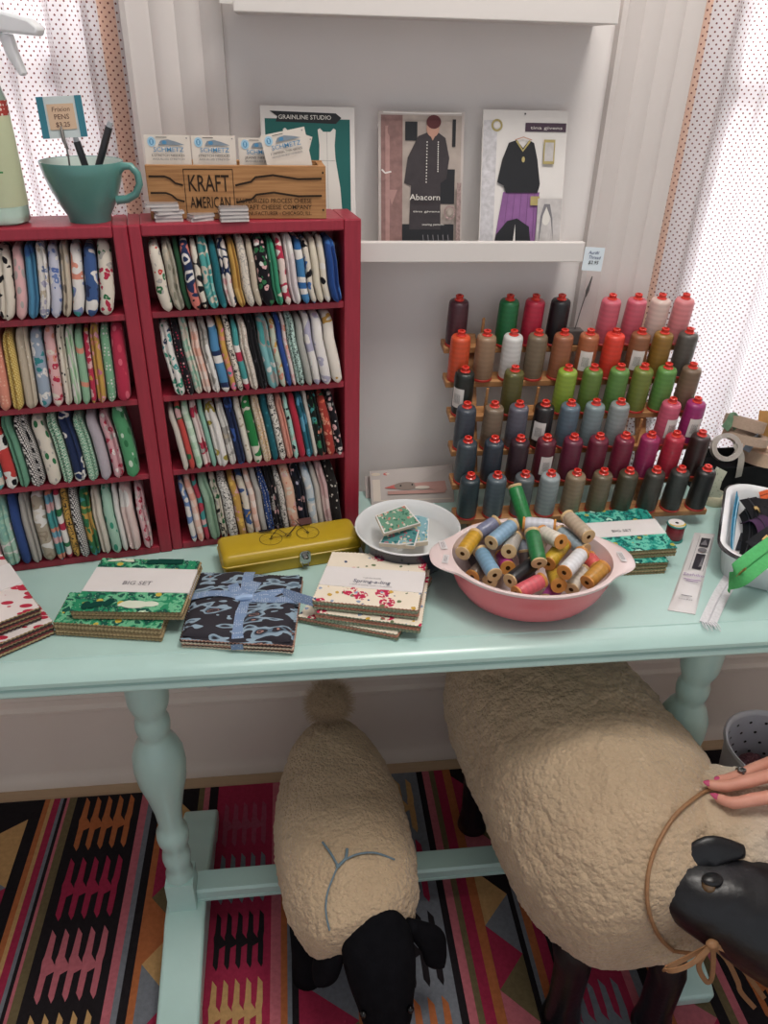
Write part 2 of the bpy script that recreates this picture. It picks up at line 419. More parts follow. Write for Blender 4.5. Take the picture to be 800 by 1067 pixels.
# ------------------------------------------------------------------ light
W = bpy.data.worlds.new('room_light'); scene.world = W; W.use_nodes = True
bg = W.node_tree.nodes['Background']; bg.inputs[0].default_value = (.93, .96, 1.0, 1); bg.inputs[1].default_value = .66
def area(name, loc, target, size, sy, power, col):
    l = bpy.data.lights.new(name, 'AREA'); l.shape = 'RECTANGLE'; l.size = size; l.size_y = sy; l.energy = power; l.color = col
    o = bpy.data.objects.new(name, l); COL.objects.link(o); o.location = loc
    o.rotation_euler = (V(target)-V(loc)).to_track_quat('-Z', 'Y').to_euler(); return o
area('daylight_left_window', (-.64, .55, 1.65), (-.64, -.4, 1.2), 1.0, 1.7, 70, (.88, .95, 1.0))
area('daylight_right_window', (1.03, .55, 1.65), (1.03, -.4, 1.2), 1.0, 1.7, 100, (.86, .94, 1.0))
area('ceiling_lamp', (.25, -.72, 2.55), (.25, -.65, .7), 1.0, .6, 15, (1.0, .95, .89))
area('added_sheep_spot', (.50, -.60, 2.5), (.45, -.5, .5), .3, .3, 8, (1.0, .94, .87))  # unseen light, added to sharpen the table's shadow edge on the big sheep
scene.view_settings.exposure = -0.2
# ------------------------------------------------------------------ rug
KB, KO, KC, KP, KG, KV, KD, KR = [mat('kilim_'+n, c, .95, .1, var=.10, vs=120, bump=.35, bs=500) for n, c in
    (('black', '231F22'), ('orange', 'A9643E'), ('crimson', '9A2C48'), ('pink', 'B4656F'), ('grey', '73777F'), ('olive', '6A5E44'), ('gold', 'B89262'), ('rose', '94465A'))]
RZ = .007; RY0, RY1 = -.052, -1.25
rug = MB(KB).box((-1.15, RY1, 0.0), (1.30, RY0, RZ-.001))
lay = [0]
def rq(x0, x1, y0, y1, m, z=RZ): rug.add([(x0, y0, z), (x1, y0, z), (x1, y1, z), (x0, y1, z)], [(3, 2, 1, 0) if (y1 < y0) == (x1 > x0) else (0, 1, 2, 3)], m)
def rstripe(x0, x1, m): rq(x0, x1, RY0, RY1, m)
def comb(x0, x1, y0, y1, m, n=5):
    z = RZ+.0006; p = (x1-x0)/n; wt = p*.46; h = y1-y0
    for k in range(n):
        a = x0+p*k+p*.2; s = p*.35
        ym = (y0+y1)/2
        P = [(a+s*.2, y1), (a+s*.2+wt*.9, y1-h*.10), (a+s*.2+wt, ym+h*.10), (a+p+.0, ym-h*.02), (a+p, ym-h*.09), (a+wt+s*.1, ym-h*.14), (a+wt, y0+h*.06), (a+wt*.75, y0), (a, y0+h*.1), (a, ym-h*.08), (a-.002, ym+.06*h), (a, ym+h*.14)]
        if k == n-1: P[3] = (a+wt, ym); P[4] = (a+wt, ym-h*.05)
        ar = sum(P[i][0]*P[(i+1) % 12][1]-P[(i+1) % 12][0]*P[i][1] for i in range(12))
        rug.add([(x, y, z) for x, y in P], [list(range(12)) if ar > 0 else list(range(12))[::-1]], m)
def panel(x0, x1, bg, seq, ystart, pitch):
    rstripe(x0, x1, bg); m = (x1-x0)*.10
    for i, c in enumerate(seq): comb(x0+m, x1-m*.6, ystart-pitch*(i+1)+.016, ystart-pitch*i, c)
def tris(x0, x1, seq, h, y=RY0):
    rstripe(x0, x1, KB); z = RZ+.0006; i = 0
    while y > RY1+h:
        c = seq[i % len(seq)]; d = seq[(i+1) % len(seq)]
        rug.add([(x0, y, z), (x0, y-h, z), (x1, y-h/2, z)], [(0, 1, 2)], c)
        rug.add([(x1, y-h/2, z), (x0, y-h, z), (x1, y-h*1.5, z)], [(0, 1, 2)], d)
        y -= h; i += 2
tris(-.74, -.612, [KB, KD, KG, KC, KV], .16, RY0+.03)
for a, b, m in ((-.612, -.588, KB), (-.588, -.577, KO), (-.577, -.569, KD), (-.569, -.555, KC), (-.555, -.548, KG), (-.548, -.541, KB), (-.541, -.535, KP), (-.535, -.519, KV),
                (-.376, -.360, KP), (-.360, -.349, KG), (-.349, -.333, KB), (-.333, -.320, KO), (-.262, -.25, KB), (-.25, -.238, KV), (-.238, -.226, KP), (-.226, -.207, KB),
                (-.085, -.066, KP), (-.066, -.054, KO), (-.054, -.046, KG), (-.046, -.034, KB), (.07, .083, KO), (.083, .096, KB),
                (.248, .262, KB), (.262, .278, KP), (.278, .290, KV), (.290, .310, KC), (.310, .328, KO), (.386, .397, KB), (.397, .405, KG), (.405, .42, KO),
                (.56, .575, KP), (.575, .59, KG), (.59, .61, KB), (.61, .625, KO), (.70, .72, KB), (.72, .735, KV), (.735, .75, KP), (.75, .77, KB)): rstripe(a, b, m)
panel(-.519, -.376, KB, [KO, KC, KP, KD, KO, KC, KP], -.055, .152)
tris(-.320, -.262, [KD, KG, KC, KV, KO], .13, RY0)
panel(-.207, -.085, KC, [KR, KG, KB, KD, KR, KG, KB, KD], -.100, .128)
tris(-.034, .07, [KC, KV, KP, KB, KD, KG], .15)
panel(.096, .248, KG, [KD, KC, KB, KO, KD, KC, KB], -.07, .16)
tris(.328, .386, [KC, KV, KP, KB, KD, KG], .12, RY0-.02)
panel(.42, .56, KC, [KB, KD, KB, KG, KB, KD, KG], -.07, .16)
tris(.625, .70, [KG, KV, KP, KC, KD, KO], .13)
panel(.77, .91, KB, [KD, KP, KB, KO, KD, KP, KC], -.07, .15)
panel(-1.03, -.74, KC, [KB, KD, KG, KB, KD, KG], -.07, .19)
tag(rug.build('kilim_rug', origin=(0.05, -.6, 0), smooth=False), 'flat-woven kilim rug of black, crimson and pink bands on the floor', 'rug')

# ------------------------------------------------------------------ table
TZ = .76
MINT = mat('mint_gloss_paint', 'B4D5CF', .28, .5, var=.03, vs=12, bump=.04, bs=60, coat=.25)
tab = thing('trestle_table', 'pale mint painted trestle table with turned posts, standing on the rug', 'table', (.2, -.375, .0075))
prof = [(-.030, .722), (-.030, .757), (-.033, TZ), (-.452, TZ), (-.4535, .7585), (-.456, .758), (-.470, .7565), (-.480, .7525), (-.4855, .746), (-.486, .7405), (-.481, .738), (-.4805, .735), (-.4835, .733), (-.4855, .729), (-.4855, .7255), (-.483, .7225), (-.480, .7215)]
run_x(prof, -.80, 1.28, MINT).build('tabletop', tab, fix=True, ang=28)
PP = [(.0235, .10), (.0235, .171), (.0245, .176), (.0245, .182), (.021, .190), (.0205, .20), (.0235, .215), (.025, .226), (.0235, .240), (.0205, .252), (.0225, .262), (.0265, .274), (.0275, .285), (.0265, .298), (.0215, .306), (.0205, .320),
      (.0225, .350), (.0305, .395), (.0385, .430), (.0415, .462), (.0400, .490), (.0325, .512), (.0240, .526), (.0225, .534), (.0255, .541), (.0270, .552), (.0265, .563), (.0232, .572), (.0235, .58), (.0290, .595), (.0315, .606), (.0320, .63), (.0320, .721)]
def foot_poly(y0, y1, yc):   # side outline in (y, z)
    return [(y0, .008), (y0-.004, .038), (y0+.012, .047), (y0+.07, .060), (yc-.07, .086), (yc-.045, .098), (yc+.045, .098), (yc+.07, .086), (y1-.07, .060), (y1-.012, .047), (y1+.004, .038), (y1, .008), (y1-.06, .008), (y1-.075, .022), (yc+.06, .026), (yc-.06, .026), (y0+.075, .022), (y0+.06, .008)]
PXR = .645
for px, fx in ((-.240, -.236), (PXR, .664)):
    p = MB(MINT).lathe(PP, 32, M=Matrix.Translation((px, -.378, 0)))
    p.box((px-.0245, -.378-.0245, .098), (px+.0245, -.378+.0245, .172))
    p.build('post', tab, ang=40)
    f = MB(MINT); fp = foot_poly(-.612, -.140, -.378)
    f.add([(fx-.036, y, z) for y, z in fp]+[(fx+.036, y, z) for y, z in fp], [list(range(18))[::-1], list(range(18, 36))]+[(i, (i+1) % 18, 18+(i+1) % 18, 18+i) for i in range(18)])
    f.build('foot', tab, fix=True, bevel=.006, seg=3)
    MB(MINT).box((px-.04, -.46, .700), (px+.04, -.10, .7222)).build('cleat', tab, smooth=False, bevel=.004)
sp = [(-.385, .088), (-.385, .128), (-.381, .132), (-.345, .132), (-.341, .128), (-.341, .088), (-.345, .084), (-.381, .084)]
sp = [(-.387, .098), (-.387, .104), (-.384, .106), (-.387, .109), (-.387, .124), (-.383, .1285), (-.345, .1285), (-.342, .125), (-.342, .098)]
run_x(sp, -.215, .628, MINT).build('stretcher', tab, fix=True, ang=25)

# ------------------------------------------------------------------ red bookcases
RED = NT('brushed_red_paint'); v = RED.coord()
n1 = RED.noise(RED.scale(v, (60, 60, 6)), 3, 4); RED.base(RED.mix(RED.math('GREATER_THAN', RED.noise(v, 70, 4), .735), RED.mix(n1, lin('842030'), lin('A82C40')), lin('7A4A45')))
RED.bump(n1, .25, .0015); RED.set(Roughness=.42); RED = RED.m
A0 = V((-.460, -.247, 0)); B0 = V((.106, -.153, 0)); EU = (B0-A0).normalized(); EN = V((-EU.y, EU.x, 0)); CAB = math.atan2(EU.y, EU.x)
ZT = 1.261; SH = [1.142, 1.019, .898, .772]; CD = .080
def bookcase(u0, u1, lw, rw, label, dy):
    o = A0+EU*u0+EN*dy; r = thing('bookcase', label, 'bookcase', (o.x, o.y, TZ), CAB)
    W = u1-u0
    def bx(name, lo, hi, bev=.0022): return MB(RED).box(lo, hi).build(name, r, local=True, smooth=False, bevel=bev)
    bx('side_panel', (0, 0, 0), (lw, CD, ZT-TZ-.0005)); bx('side_panel', (W-rw, 0, 0), (W, CD, ZT-TZ-.0005))
    bx('top_board', (lw, 0, 1.2455-TZ), (W-rw, CD, ZT-TZ)); bx('bottom_board', (lw, 0, 0), (W-rw, CD, .7725-TZ))
    bx('back_panel', (lw, CD-.006, .7725-TZ), (W-rw, CD-.001, 1.2455-TZ), 0)
    for z in SH[:3]: bx('shelf', (lw, .003, z-.0045-TZ), (W-rw, CD-.006, z+.0045-TZ), .001)
    return r
caseL = bookcase(-.053, .2568, .016, .0185, 'red painted bookcase at the left, under the teal mug and spray bottle', -.003)
caseR = bookcase(.2574, .567, .0160, .0245, 'red painted bookcase on the right, under the wooden cheese crate', 0)

def slab(t, h, d, M, m, notch, seed, tilt):
    """a folded fat quarter stood on end, its fold to the front: local x thickness, y depth, z up"""
    rr = random.Random(seed); b = t/2; fr = min(b*1.5, .009)
    out = []
    N = 12
    for k in range(N+1):
        a = PI*k/N; x = -math.cos(a)*b; y = -math.sin(a)**.8*fr
        if notch: y += fr*.75*math.exp(-((x/b-notch)/.22)**2)
        out.append((x, y))
    out += [(b, d*.5), (b*.9, d), (-b*.9, d), (-b, d*.5)]
    n = len(out); L = [(0, .72, .20), (.0025, .88, .06), (.008, .98, 0), (.3*h, 1.04, 0), (.65*h, 1.02, 0), (h-.014, .98, .03), (h-.005, .85, .12), (h-.001, .60, .30), (h, .3, .5)]
    vs = []; p1, p2 = rr.uniform(0, 6), rr.uniform(0, 6)
    for z, sc, back in L:
        for x, y in out:
            yy = y if y > .02 else y*sc+back*.012
            wob = .0010*math.sin(z*60+p1)+.0007*math.sin(z*130+p2)
            vs.append((x*sc+wob, yy+.0012*math.sin(z*45+p2)+.19*z, z+(0 if 0 < z < h else .0)+(.003*abs(x/b) if z < .004 else 0)))
    fs = [list(range(n))[::-1], [(len(L)-1)*n+k for k in range(n)]]
    fs += [(i*n+k, i*n+(k+1) % n, (i+1)*n+(k+1) % n, (i+1)*n+k) for i in range(len(L)-1) for k in range(n)]
    return MB(m).add(vs, fs)
ORD = ['first', 'second', 'third', 'fourth', 'fifth', 'sixth', 'seventh', 'eighth', 'ninth', 'tenth', 'eleventh', 'twelfth', 'thirteenth', 'fourteenth', 'fifteenth', 'sixteenth', 'seventeenth', 'eighteenth', 'nineteenth', 'twentieth', 'twenty-first']
ROWN = ['top', 'second', 'third', 'bottom']
cream, wht, blk, navy, mint, coral, pnk, crim, teal, gry, tan, grn, must, lav = 'E4DACA', 'ECE7E2', '1D1B22', '27365F', 'A9D2BC', 'E58F77', 'E7B3B4', 'C2264B', '3FA0A0', 'B3ADA8', 'CDBEA8', '2F7A4C', 'D1A040', 'B5B2CC'
LEFT = [
 [(0,9,'leaf',(lav,gry),'lilac grey print'),(10,26,'scene',(cream,blk,cream,tan),'cream black-motif print'),(27,38,'leaf',(pnk,gry),'dusty pink print'),(39,50,'plain',('4C93BC','3D6FB0'),'bright blue'),(51,61,'floral',(wht,lav,'7C8CB5',tan),'white and lilac floral'),(62,73,'floral',('C9CBDD','5A74B5','6E86BF',wht),'pale blue floral'),(74,83,'leaf',(tan,gry,'8F8377'),'taupe leaf print'),(84,96,'scene',(wht,'7D8FC0',coral,teal),'white, orange and blue print'),(97,110,'scene',('3E5E96',wht,navy,'7D8FC0'),'navy and white scene print'),(112,127,'floral',(cream,grn,crim,gry),'cream floral with green leaves')],
 [(0,5,'plain',(lav,),'pale lilac'),(6,18,'dots',(coral,'F2B79B'),'peach dotted'),(19,31,'dash',('B98F22','F0D880'),'yellow dashed'),(32,45,'speck',(tan,cream),'beige speckled linen'),(46,59,'floral',('9FB0C4',wht,'2E8F96',wht),'grey blue and teal floral'),(60,71,'floral',(pnk,crim,coral,cream),'pink and red floral'),(72,80,'speck',(cream,blk),'cream and black spotted'),(81,89,'vstripe',('B6DDB5',wht),'pale green striped'),(90,98,'stripe',('8FBF9B','8FBF9B','8FBF9B',coral),'sage green'),(99,104,'floral',(crim,pnk,must,pnk),'magenta floral'),(105,114,'floral',(must,'D56F9B','EFA5B5',coral),'yellow and pink print'),(115,124,'dots',('7BB68E',wht),'green and white dotted'),(125,139,'leaf',(crim,'E9627A','D8405C'),'crimson scalloped')],
 [(0,12,'scene',('6CC0C0',cream,teal,wht),'turquoise'),(13,26,'scene',('D23A36',wht,'D23A36',blk),'red and white ghost print'),(27,38,'plain',('6DA98B',),'plain sage green'),(39,54,'dash',(blk,wht),'black and white dashed'),(56,70,'leaf',(cream,gry,grn),'cream leaf print'),(72,82,'weave',('4E9B78','D8E8D4'),'green woven-check'),(83,96,'scene',(navy,navy,wht,navy),'navy with white shapes'),(97,108,'weave',('59A583','D0E4CE'),'mint woven-check'),(110,121,'plain',('BFB4BE',),'lavender grey'),(123,134,'floral',('E0A8B0',crim,wht,gry),'pink rose floral'),(136,150,'leaf',('4FA06C','CFE6CF','2F7A4C'),'green leaf-striped')],
 [(0,6,'floral',(pnk,crim,coral,wht),'coral floral'),(8,24,'scene',(mint,'8CC4B4',wht,mint),'mint and white'),(25,35,'plain',('33508F',),'plain navy blue'),(36,46,'plain',('B9B3AC',),'plain stone grey'),(48,62,'scene',('B5A792',wht,'A08F7B',cream),'taupe animal print'),(63,71,'stripe',(teal,pnk,'6FB0C8',coral),'teal and pink striped'),(72,78,'stripe',(wht,crim,wht,grn),'white and red striped'),(79,86,'script',(must,blk),'mustard line-drawn'),(87,96,'dash',(blk,wht),'narrow black and white dashed'),(97,107,'scene',(grn,must,teal,'4C8A4C'),'green and yellow print'),(108,118,'plain',('E3D6C6',),'plain cream'),(119,129,'leaf',(mint,'2F9A7C','2F9A7C'),'mint with green diamonds'),(130,135,'plain',(wht,),'narrow white'),(136,149,'plain',('EFD3CD',wht),'blush pink'),(152,161,'floral',('E6B9BE',crim,gry,wht),'rosy floral')]]
RIGHT = [
 [(153,167,'floral',(cream,'D8423A',grn,gry),'cream floral with red blooms'),(168,181,'leaf',('B9B3A2','8F8C7A',tan),'stone leaf print'),(182,188,'plain',('2C5A3C',),'dark green'),(189,200,'scene',(navy,'E0796E',wht,blk),'navy, pink and white scene'),(201,208,'scene',(cream,blk,cream,tan),'cream with black marks'),(209,221,'scene',('4FB7B4',cream,'9ED2CC',teal),'turquoise and cream'),(222,230,'plain',('14707C','2F8D98'),'deep teal'),(231,242,'scene',('EFE3DA',navy,pnk,wht),'pale pink and navy'),(243,252,'plain',(must,'DDB25C'),'mustard'),(253,263,'script',(cream,gry),'cream script print'),(264,271,'speck',(tan,cream),'beige dotted'),(272,286,'floral',(blk,pnk,grn,wht),'black floral'),(287,296,'scene',('2E9A72','2E9A72',cream,'2E9A72'),'emerald green'),(297,305,'scene',('EFD9D0',crim,'EFD9D0',wht),'pale blush with red'),(306,317,'plain',('E6DADC',wht),'pinkish white'),(318,327,'stripe',('3E86BE',wht,'2E6FB0',wht),'blue and white ringed'),(328,334,'scene',(cream,blk,'3E6FB0',wht),'cream, black and blue'),(335,343,'plain',('EADFC8',),'ivory'),(344,351,'scene',('E9DFCE','E9DFCE',blk,wht),'cream dark-ended'),(352,364,'plain',('24509C','3A78C8'),'royal blue satin')],
 [(160,174,'floral',(wht,'3BA7A5','2F9A7C',navy),'white and turquoise floral'),(175,184,'dots',(blk,crim,pnk),'black and red dotted'),(185,195,'scene',(cream,mint,'9ED2C0',cream),'cream mint-waved'),(196,206,'check',('F0B49E','F7E3D8'),'peach gingham'),(207,217,'scene',('B7B1AA',wht,'9C968F',wht),'grey and white'),(218,229,'stripe',('4A8FC0','4A8FC0',wht,navy),'sky blue striped'),(230,237,'scene',(must,'EF7FA0',coral,teal),'pink and yellow rainbow'),(238,245,'script',(cream,blk),'cream with black marks'),(246,253,'stripe',(teal,teal,crim,wht),'red, white and teal'),(254,264,'script',('EADFD2','C9B8A8'),'ivory faint floral'),(265,275,'speck',('1B1A20','55525A'),'black'),(276,290,'scene',('7EC0C4',gry,wht,teal),'turquoise and grey'),(291,298,'floral',('C9D2BD',coral,must,gry),'olive and orange floral'),(299,305,'speck',('2E4F9C','8FB0E0'),'cobalt blue floral'),(306,310,'floral',('EAD6D0',pnk,coral,wht),'narrow pink floral'),(311,321,'script',('BFE0D6',blk),'mint and black lettered'),(322,330,'plain',('B5B5AE',),'plain grey'),(331,340,'scene',(wht,lav,wht,lav),'white and lavender'),(341,353,'scene',('EDE8E6',wht,lav,wht),'white with lilac sprigs'),(354,367,'scene',('EFE6DA','EFE6DA',must,wht),'cream with yellow patch')],
 [(171,178,'plain',('DDD2C6',),'plain oatmeal'),(179,186,'scene',('D2463F',grn,'D2463F',pnk),'red and green'),(187,196,'check',('A6D2AE','DCEFDC'),'mint check'),(197,206,'scene',('F0DAD6',crim,'F0DAD6',gry),'blush with crimson leaf'),(207,213,'plain',('93C9B4',),'aqua'),(214,228,'scene',(wht,wht,'A9982E',wht),'white with olive oval'),(229,238,'scene',(wht,gry,wht,tan),'white rope print'),(239,249,'scene',('1F2C55','3A62B5',navy,navy),'midnight blue'),(250,258,'speck',('E7DECF','B9A88F'),'cream speckled'),(259,270,'scene',('1F8A44',cream,'1F8A44',cream),'green and cream bold'),(271,281,'script',('EFD9C4','D8B26A'),'cream and gold feather'),(282,290,'speck',('146472','2F8D98'),'dark teal'),(291,299,'script',('EAE4DA',blk),'white with black lines'),(300,308,'plain',('EFA08C',),'salmon pink'),(309,314,'floral',('A9DCD0',pnk,blk,mint),'mint and pink'),(315,323,'plain',('C7203F',),'crimson'),(324,332,'scene',('1D7286','5CB0D0','1D7286','1D7286'),'petrol blue'),(333,337,'plain',('E3DACE',),'narrow ivory'),(338,348,'floral',('1C2420','2F8A5C',coral,teal),'black and green floral'),(349,359,'floral',('B3382C','E86A4C',grn,'EFA080'),'red and orange floral'),(360,368,'floral',(blk,pnk,'EDE0DC',gry),'black and pink floral')],
 [(183,190,'scene',(wht,'6E8FC8',wht,wht),'white and blue'),(191,199,'check',('EFAA94','F8E4DA'),'coral gingham'),(200,206,'scene',('C2364F',teal,'C2364F',pnk),'red and teal'),(207,220,'plain',('93B79B','9FC2A8'),'sage green'),(221,229,'floral',('E2D8C6',blk,gry,grn),'cream and black floral'),(230,242,'script',('E4E0DA',blk),'black and white herringbone'),(243,252,'floral',(must,'E287B4','EFC24C',pnk),'yellow and pink'),(253,262,'scene',(cream,'3C5F9C',tan,must),'cream, blue and tan'),(263,270,'check',('F2BBA6','FAE9E0'),'pale peach gingham'),(271,278,'plain',('C6C2BE',),'pale grey'),(279,287,'dots',('2C4F96',wht),'blue and white dotted'),(288,297,'floral',(blk,pnk,blk,gry),'black with pink sprigs'),(298,305,'script',('DAD5CE',blk),'black and white lined'),(306,318,'floral',('EFC0A4',coral,pnk,cream),'peach floral'),(319,330,'floral',('1B2030',pnk,blk,lav),'dark navy floral'),(331,341,'scene',('C9D6E0',wht,'8FB0C8',cream),'pale blue cloud'),(342,348,'plain',('D9D0C6',),'pale taupe'),(349,358,'plain',('E9BFC0','F2D5D2'),'rose pink'),(360,371,'speck',('2A2626','CFC8BE'),'black and white speckled')]]
LEAN = {'L': [-5, -2.5, 5, 2.5], 'R': [6.5, 7.5, 7, 7]}
CD_F = .042
for side, rows, case, u0, ulo, uhi in (('L', LEFT, caseL, -.053, .0165, .2568+.053-.0185), ('R', RIGHT, caseR, .2574, .016, .567-.2574-.0245)):
    for ri, row in enumerate(rows):
        zb = (SH[ri]+.0047) if ri < 3 else .7727
        gap = (1.2455 if ri == 0 else SH[ri-1]-.0045)-zb
        ln = math.radians(LEAN[side][ri]); sn = math.sin(ln); cs = math.cos(ln)
        lx, tt = [], []
        for x0, x1, *_ in row:
            ymid = {'L': [345, 437, 521, 585], 'R': [325, 412, 488, 556]}[side][ri]
            yl = ymid + (-(x0+x1)/2+({'L': 65, 'R': 265}[side]))*.10
            ua = (atp(x0-.6, yl, A0, EN)-A0).dot(EU)-u0; ub = (atp(x1+.6, yl, A0, EN)-A0).dot(EU)-u0
            lx.append((ua+ub)/2); tt.append((ub-ua)*.90)
        hmax = min(gap-(.0055 if ri < 3 else .010), .113)
        a = ulo+.003+(sn*hmax*1.0 if sn > 0 else 0); b = uhi-.003-(-sn*hmax if sn < 0 else 0)
        # settle the row between the panels: every piece keeps its order and clears its neighbour
        tot = sum(tt)*1.12/cs
        lim = (b-max(a, lx[0]-tt[0])) if side == 'L' else b-a
        if tot > lim: tt = [t*lim/tot for t in tt]
        k = len(row); edge = b
        for i in range(k-1, -1, -1):
            lx[i] = min(lx[i], edge-tt[i]*.56/cs); edge = lx[i]-tt[i]*.56/cs
        if side == 'R':
            edge = a
            for i in range(k):
                lx[i] = max(lx[i], edge+tt[i]*.56/cs); edge = lx[i]+tt[i]*.56/cs
        for k, (x0, x1, kind, cols, desc) in enumerate(row):
            t = tt[k]; h = hmax-RND.uniform(0, .008)-t*.5*abs(sn)
            notch = RND.choice([0, 0, .15, -.3, .3]) if t > .010 else 0
            o = slab(t, h, CD_F, None, fab(kind, *cols), notch, ri+(50 if side == 'R' else 0), 0).build('folded_cotton', local=True, ang=60)
            base = A0+EU*(u0+lx[k])+EN*(-.0015+RND.uniform(-.003, .001))
            o.location = (base.x, base.y, zb+t/2*.75*abs(sn)+.0010)
            o.rotation_euler = (Matrix.Rotation(CAB, 4, 'Z') @ Matrix.Rotation(-ln, 4, 'Y')).to_euler()
            sd = 'left' if side == 'L' else 'right'
            tag(o, '%s cotton, %s from left, %s shelf, %s bookcase' % (desc, ORD[k], ROWN[ri], sd), 'fabric', 'folded cotton on the %s shelf of the %s bookcase' % (ROWN[ri], sd))
# ------------------------------------------------------------------ thread rack and its cones
PINE = NT('rack_pine'); v = PINE.coord(); PINE.base(PINE.ramp(PINE.noise(PINE.scale(v, (6, 60, 60)), 4, 4), [(.3, lin('9C6B42')), (.7, lin('C08E5E'))], False)); PINE.set(Roughness=.5); PINE = PINE.m
CREDS = mat('red_plastic', 'D2392F', .25, .5, var=0, coat=.3); FLNG = mat('red_flange_plastic', 'B5382F', .35, .5, var=0)
TIPL = [(479,305),(481,342),(485,382),(487,417),(488,453),(491,489)]; TIPR = [(716,302),(720,338),(724,372),(728,410),(733,445),(738,483)]
YB = [-.045-.028*i for i in range(6)]; TILT = math.radians(7); LC = .086
AX = V((0, -math.sin(TILT), math.cos(TILT)))
rowz = []
for i in range(6):
    mx = (TIPL[i][0]+TIPR[i][0])/2; my = (TIPL[i][1]+TIPR[i][1])/2
    rowz.append(aty(mx, my+3, YB[i]-math.sin(TILT)*LC).z-math.cos(TILT)*LC)
def conex(i, px):
    f = (px-TIPL[i][0])/(TIPR[i][0]-TIPL[i][0]); py = TIPL[i][1]+f*(TIPR[i][1]-TIPL[i][1])
    return aty(px, py+3, YB[i]-math.sin(TILT)*LC).x
rx0, rx1 = conex(5, 491), conex(5, 738)
rack = thing('thread_rack', 'six-tier wooden thread rack leaning by the right window, full of thread cones', 'rack', ((rx0+rx1)/2, -.16, TZ))
UX = [conex(3, 500.5), conex(3, 686.5)]
for i in range(6):
    a, b = conex(i, TIPL[i][0])-.020, conex(i, TIPR[i][0])+.020
    MB(PINE).box((a, -.0110, -.0115), (b, .0236, -.0004), M=Matrix.Translation((0, YB[i], rowz[i])) @ Matrix.Rotation(TILT, 4, 'X')).build('rail', rack, smooth=False, bevel=.0015)
for x in UX:
    m = MB(PINE); p0 = V((x, YB[5]+.0280, rowz[5]-.014)); p1 = V((x, YB[0]+.0169, rowz[0]+.012)); 
    m.add([(x-.009, p0.y-.004, p0.z), (x+.009, p0.y-.004, p0.z), (x+.009, p0.y+.004, p0.z), (x-.009, p0.y+.004, p0.z), (x-.009, p1.y-.004, p1.z), (x+.009, p1.y-.004, p1.z), (x+.009, p1.y+.004, p1.z), (x-.009, p1.y+.004, p1.z)],
          [(3,2,1,0),(4,5,6,7),(0,1,5,4),(1,2,6,5),(2,3,7,6),(3,0,4,7)]); m.build('upright', rack, smooth=False, bevel=.001)
    MB(PINE).box((x-.011, YB[5]-.020, TZ), (x+.011, YB[5]+.075, rowz[5]-.0122)).build('foot', rack, smooth=False, bevel=.002)
def peg(i, px):
    x = conex(i, px); b = V((x, YB[i], rowz[i]-.004)); MB(PINE).tube([b, b+AX*.050], [.0028, .0024], 10).build('peg', rack)
for i, px in ((0, 507), (2, 511), (2, 565), (3, 675)): peg(i, px)
def thread_mat(c):
    key = ('thread', c)
    if key in MATS: return MATS[key]
    t = NT('wound_thread'); v = t.coord(); sp = t.new('ShaderNodeSeparateXYZ'); t.link(v, sp.inputs[0])
    wv = t.math('SINE', t.math('MULTIPLY', sp.outputs[2], 2*PI/.0085)); ww = t.math('ADD', t.math('MULTIPLY', wv, .5), .5)
    cc = lin(c); t.base(t.mix(t.math('MULTIPLY', ww, .55), cc, tuple(x*.78 for x in cc[:3])+(1,)))
    t.bump(t.math('SINE', t.math('MULTIPLY', sp.outputs[2], 2*PI/.0009)), .25, .0004)
    t.set(Roughness=.42); t.b.inputs['Specular IOR Level'].default_value = .5; t.b.inputs['Coat Weight'].default_value = .35; t.b.inputs['Coat Roughness'].default_value = .12
    MATS[key] = t.m; return t.m
LABEL = mat('paper_label', 'E2DEDA', .55, var=.03)
def cone_body(m): return MB(m).lathe([(.0160, .0042), (.0168, .008), (.0167, .040), (.0162, .069), (.0156, .0735), (.0143, .0760), (.0110, .0772), (.0074, .0777)], 28)
_base = MB(FLNG).lathe([(.0164, 0), (.0170, .0006), (.0170, .0034), (.0164, .0041)], 28)
_cap = MB(CREDS).lathe([(.0078, .0774), (.0082, .0786), (.0064, .0796), (.0058, .0828), (.0064, .0836), (.0064, .0853), (.0054, .0860), (.0032, .0860), (.0030, .081), (0, .081)], 20)
proto = {}
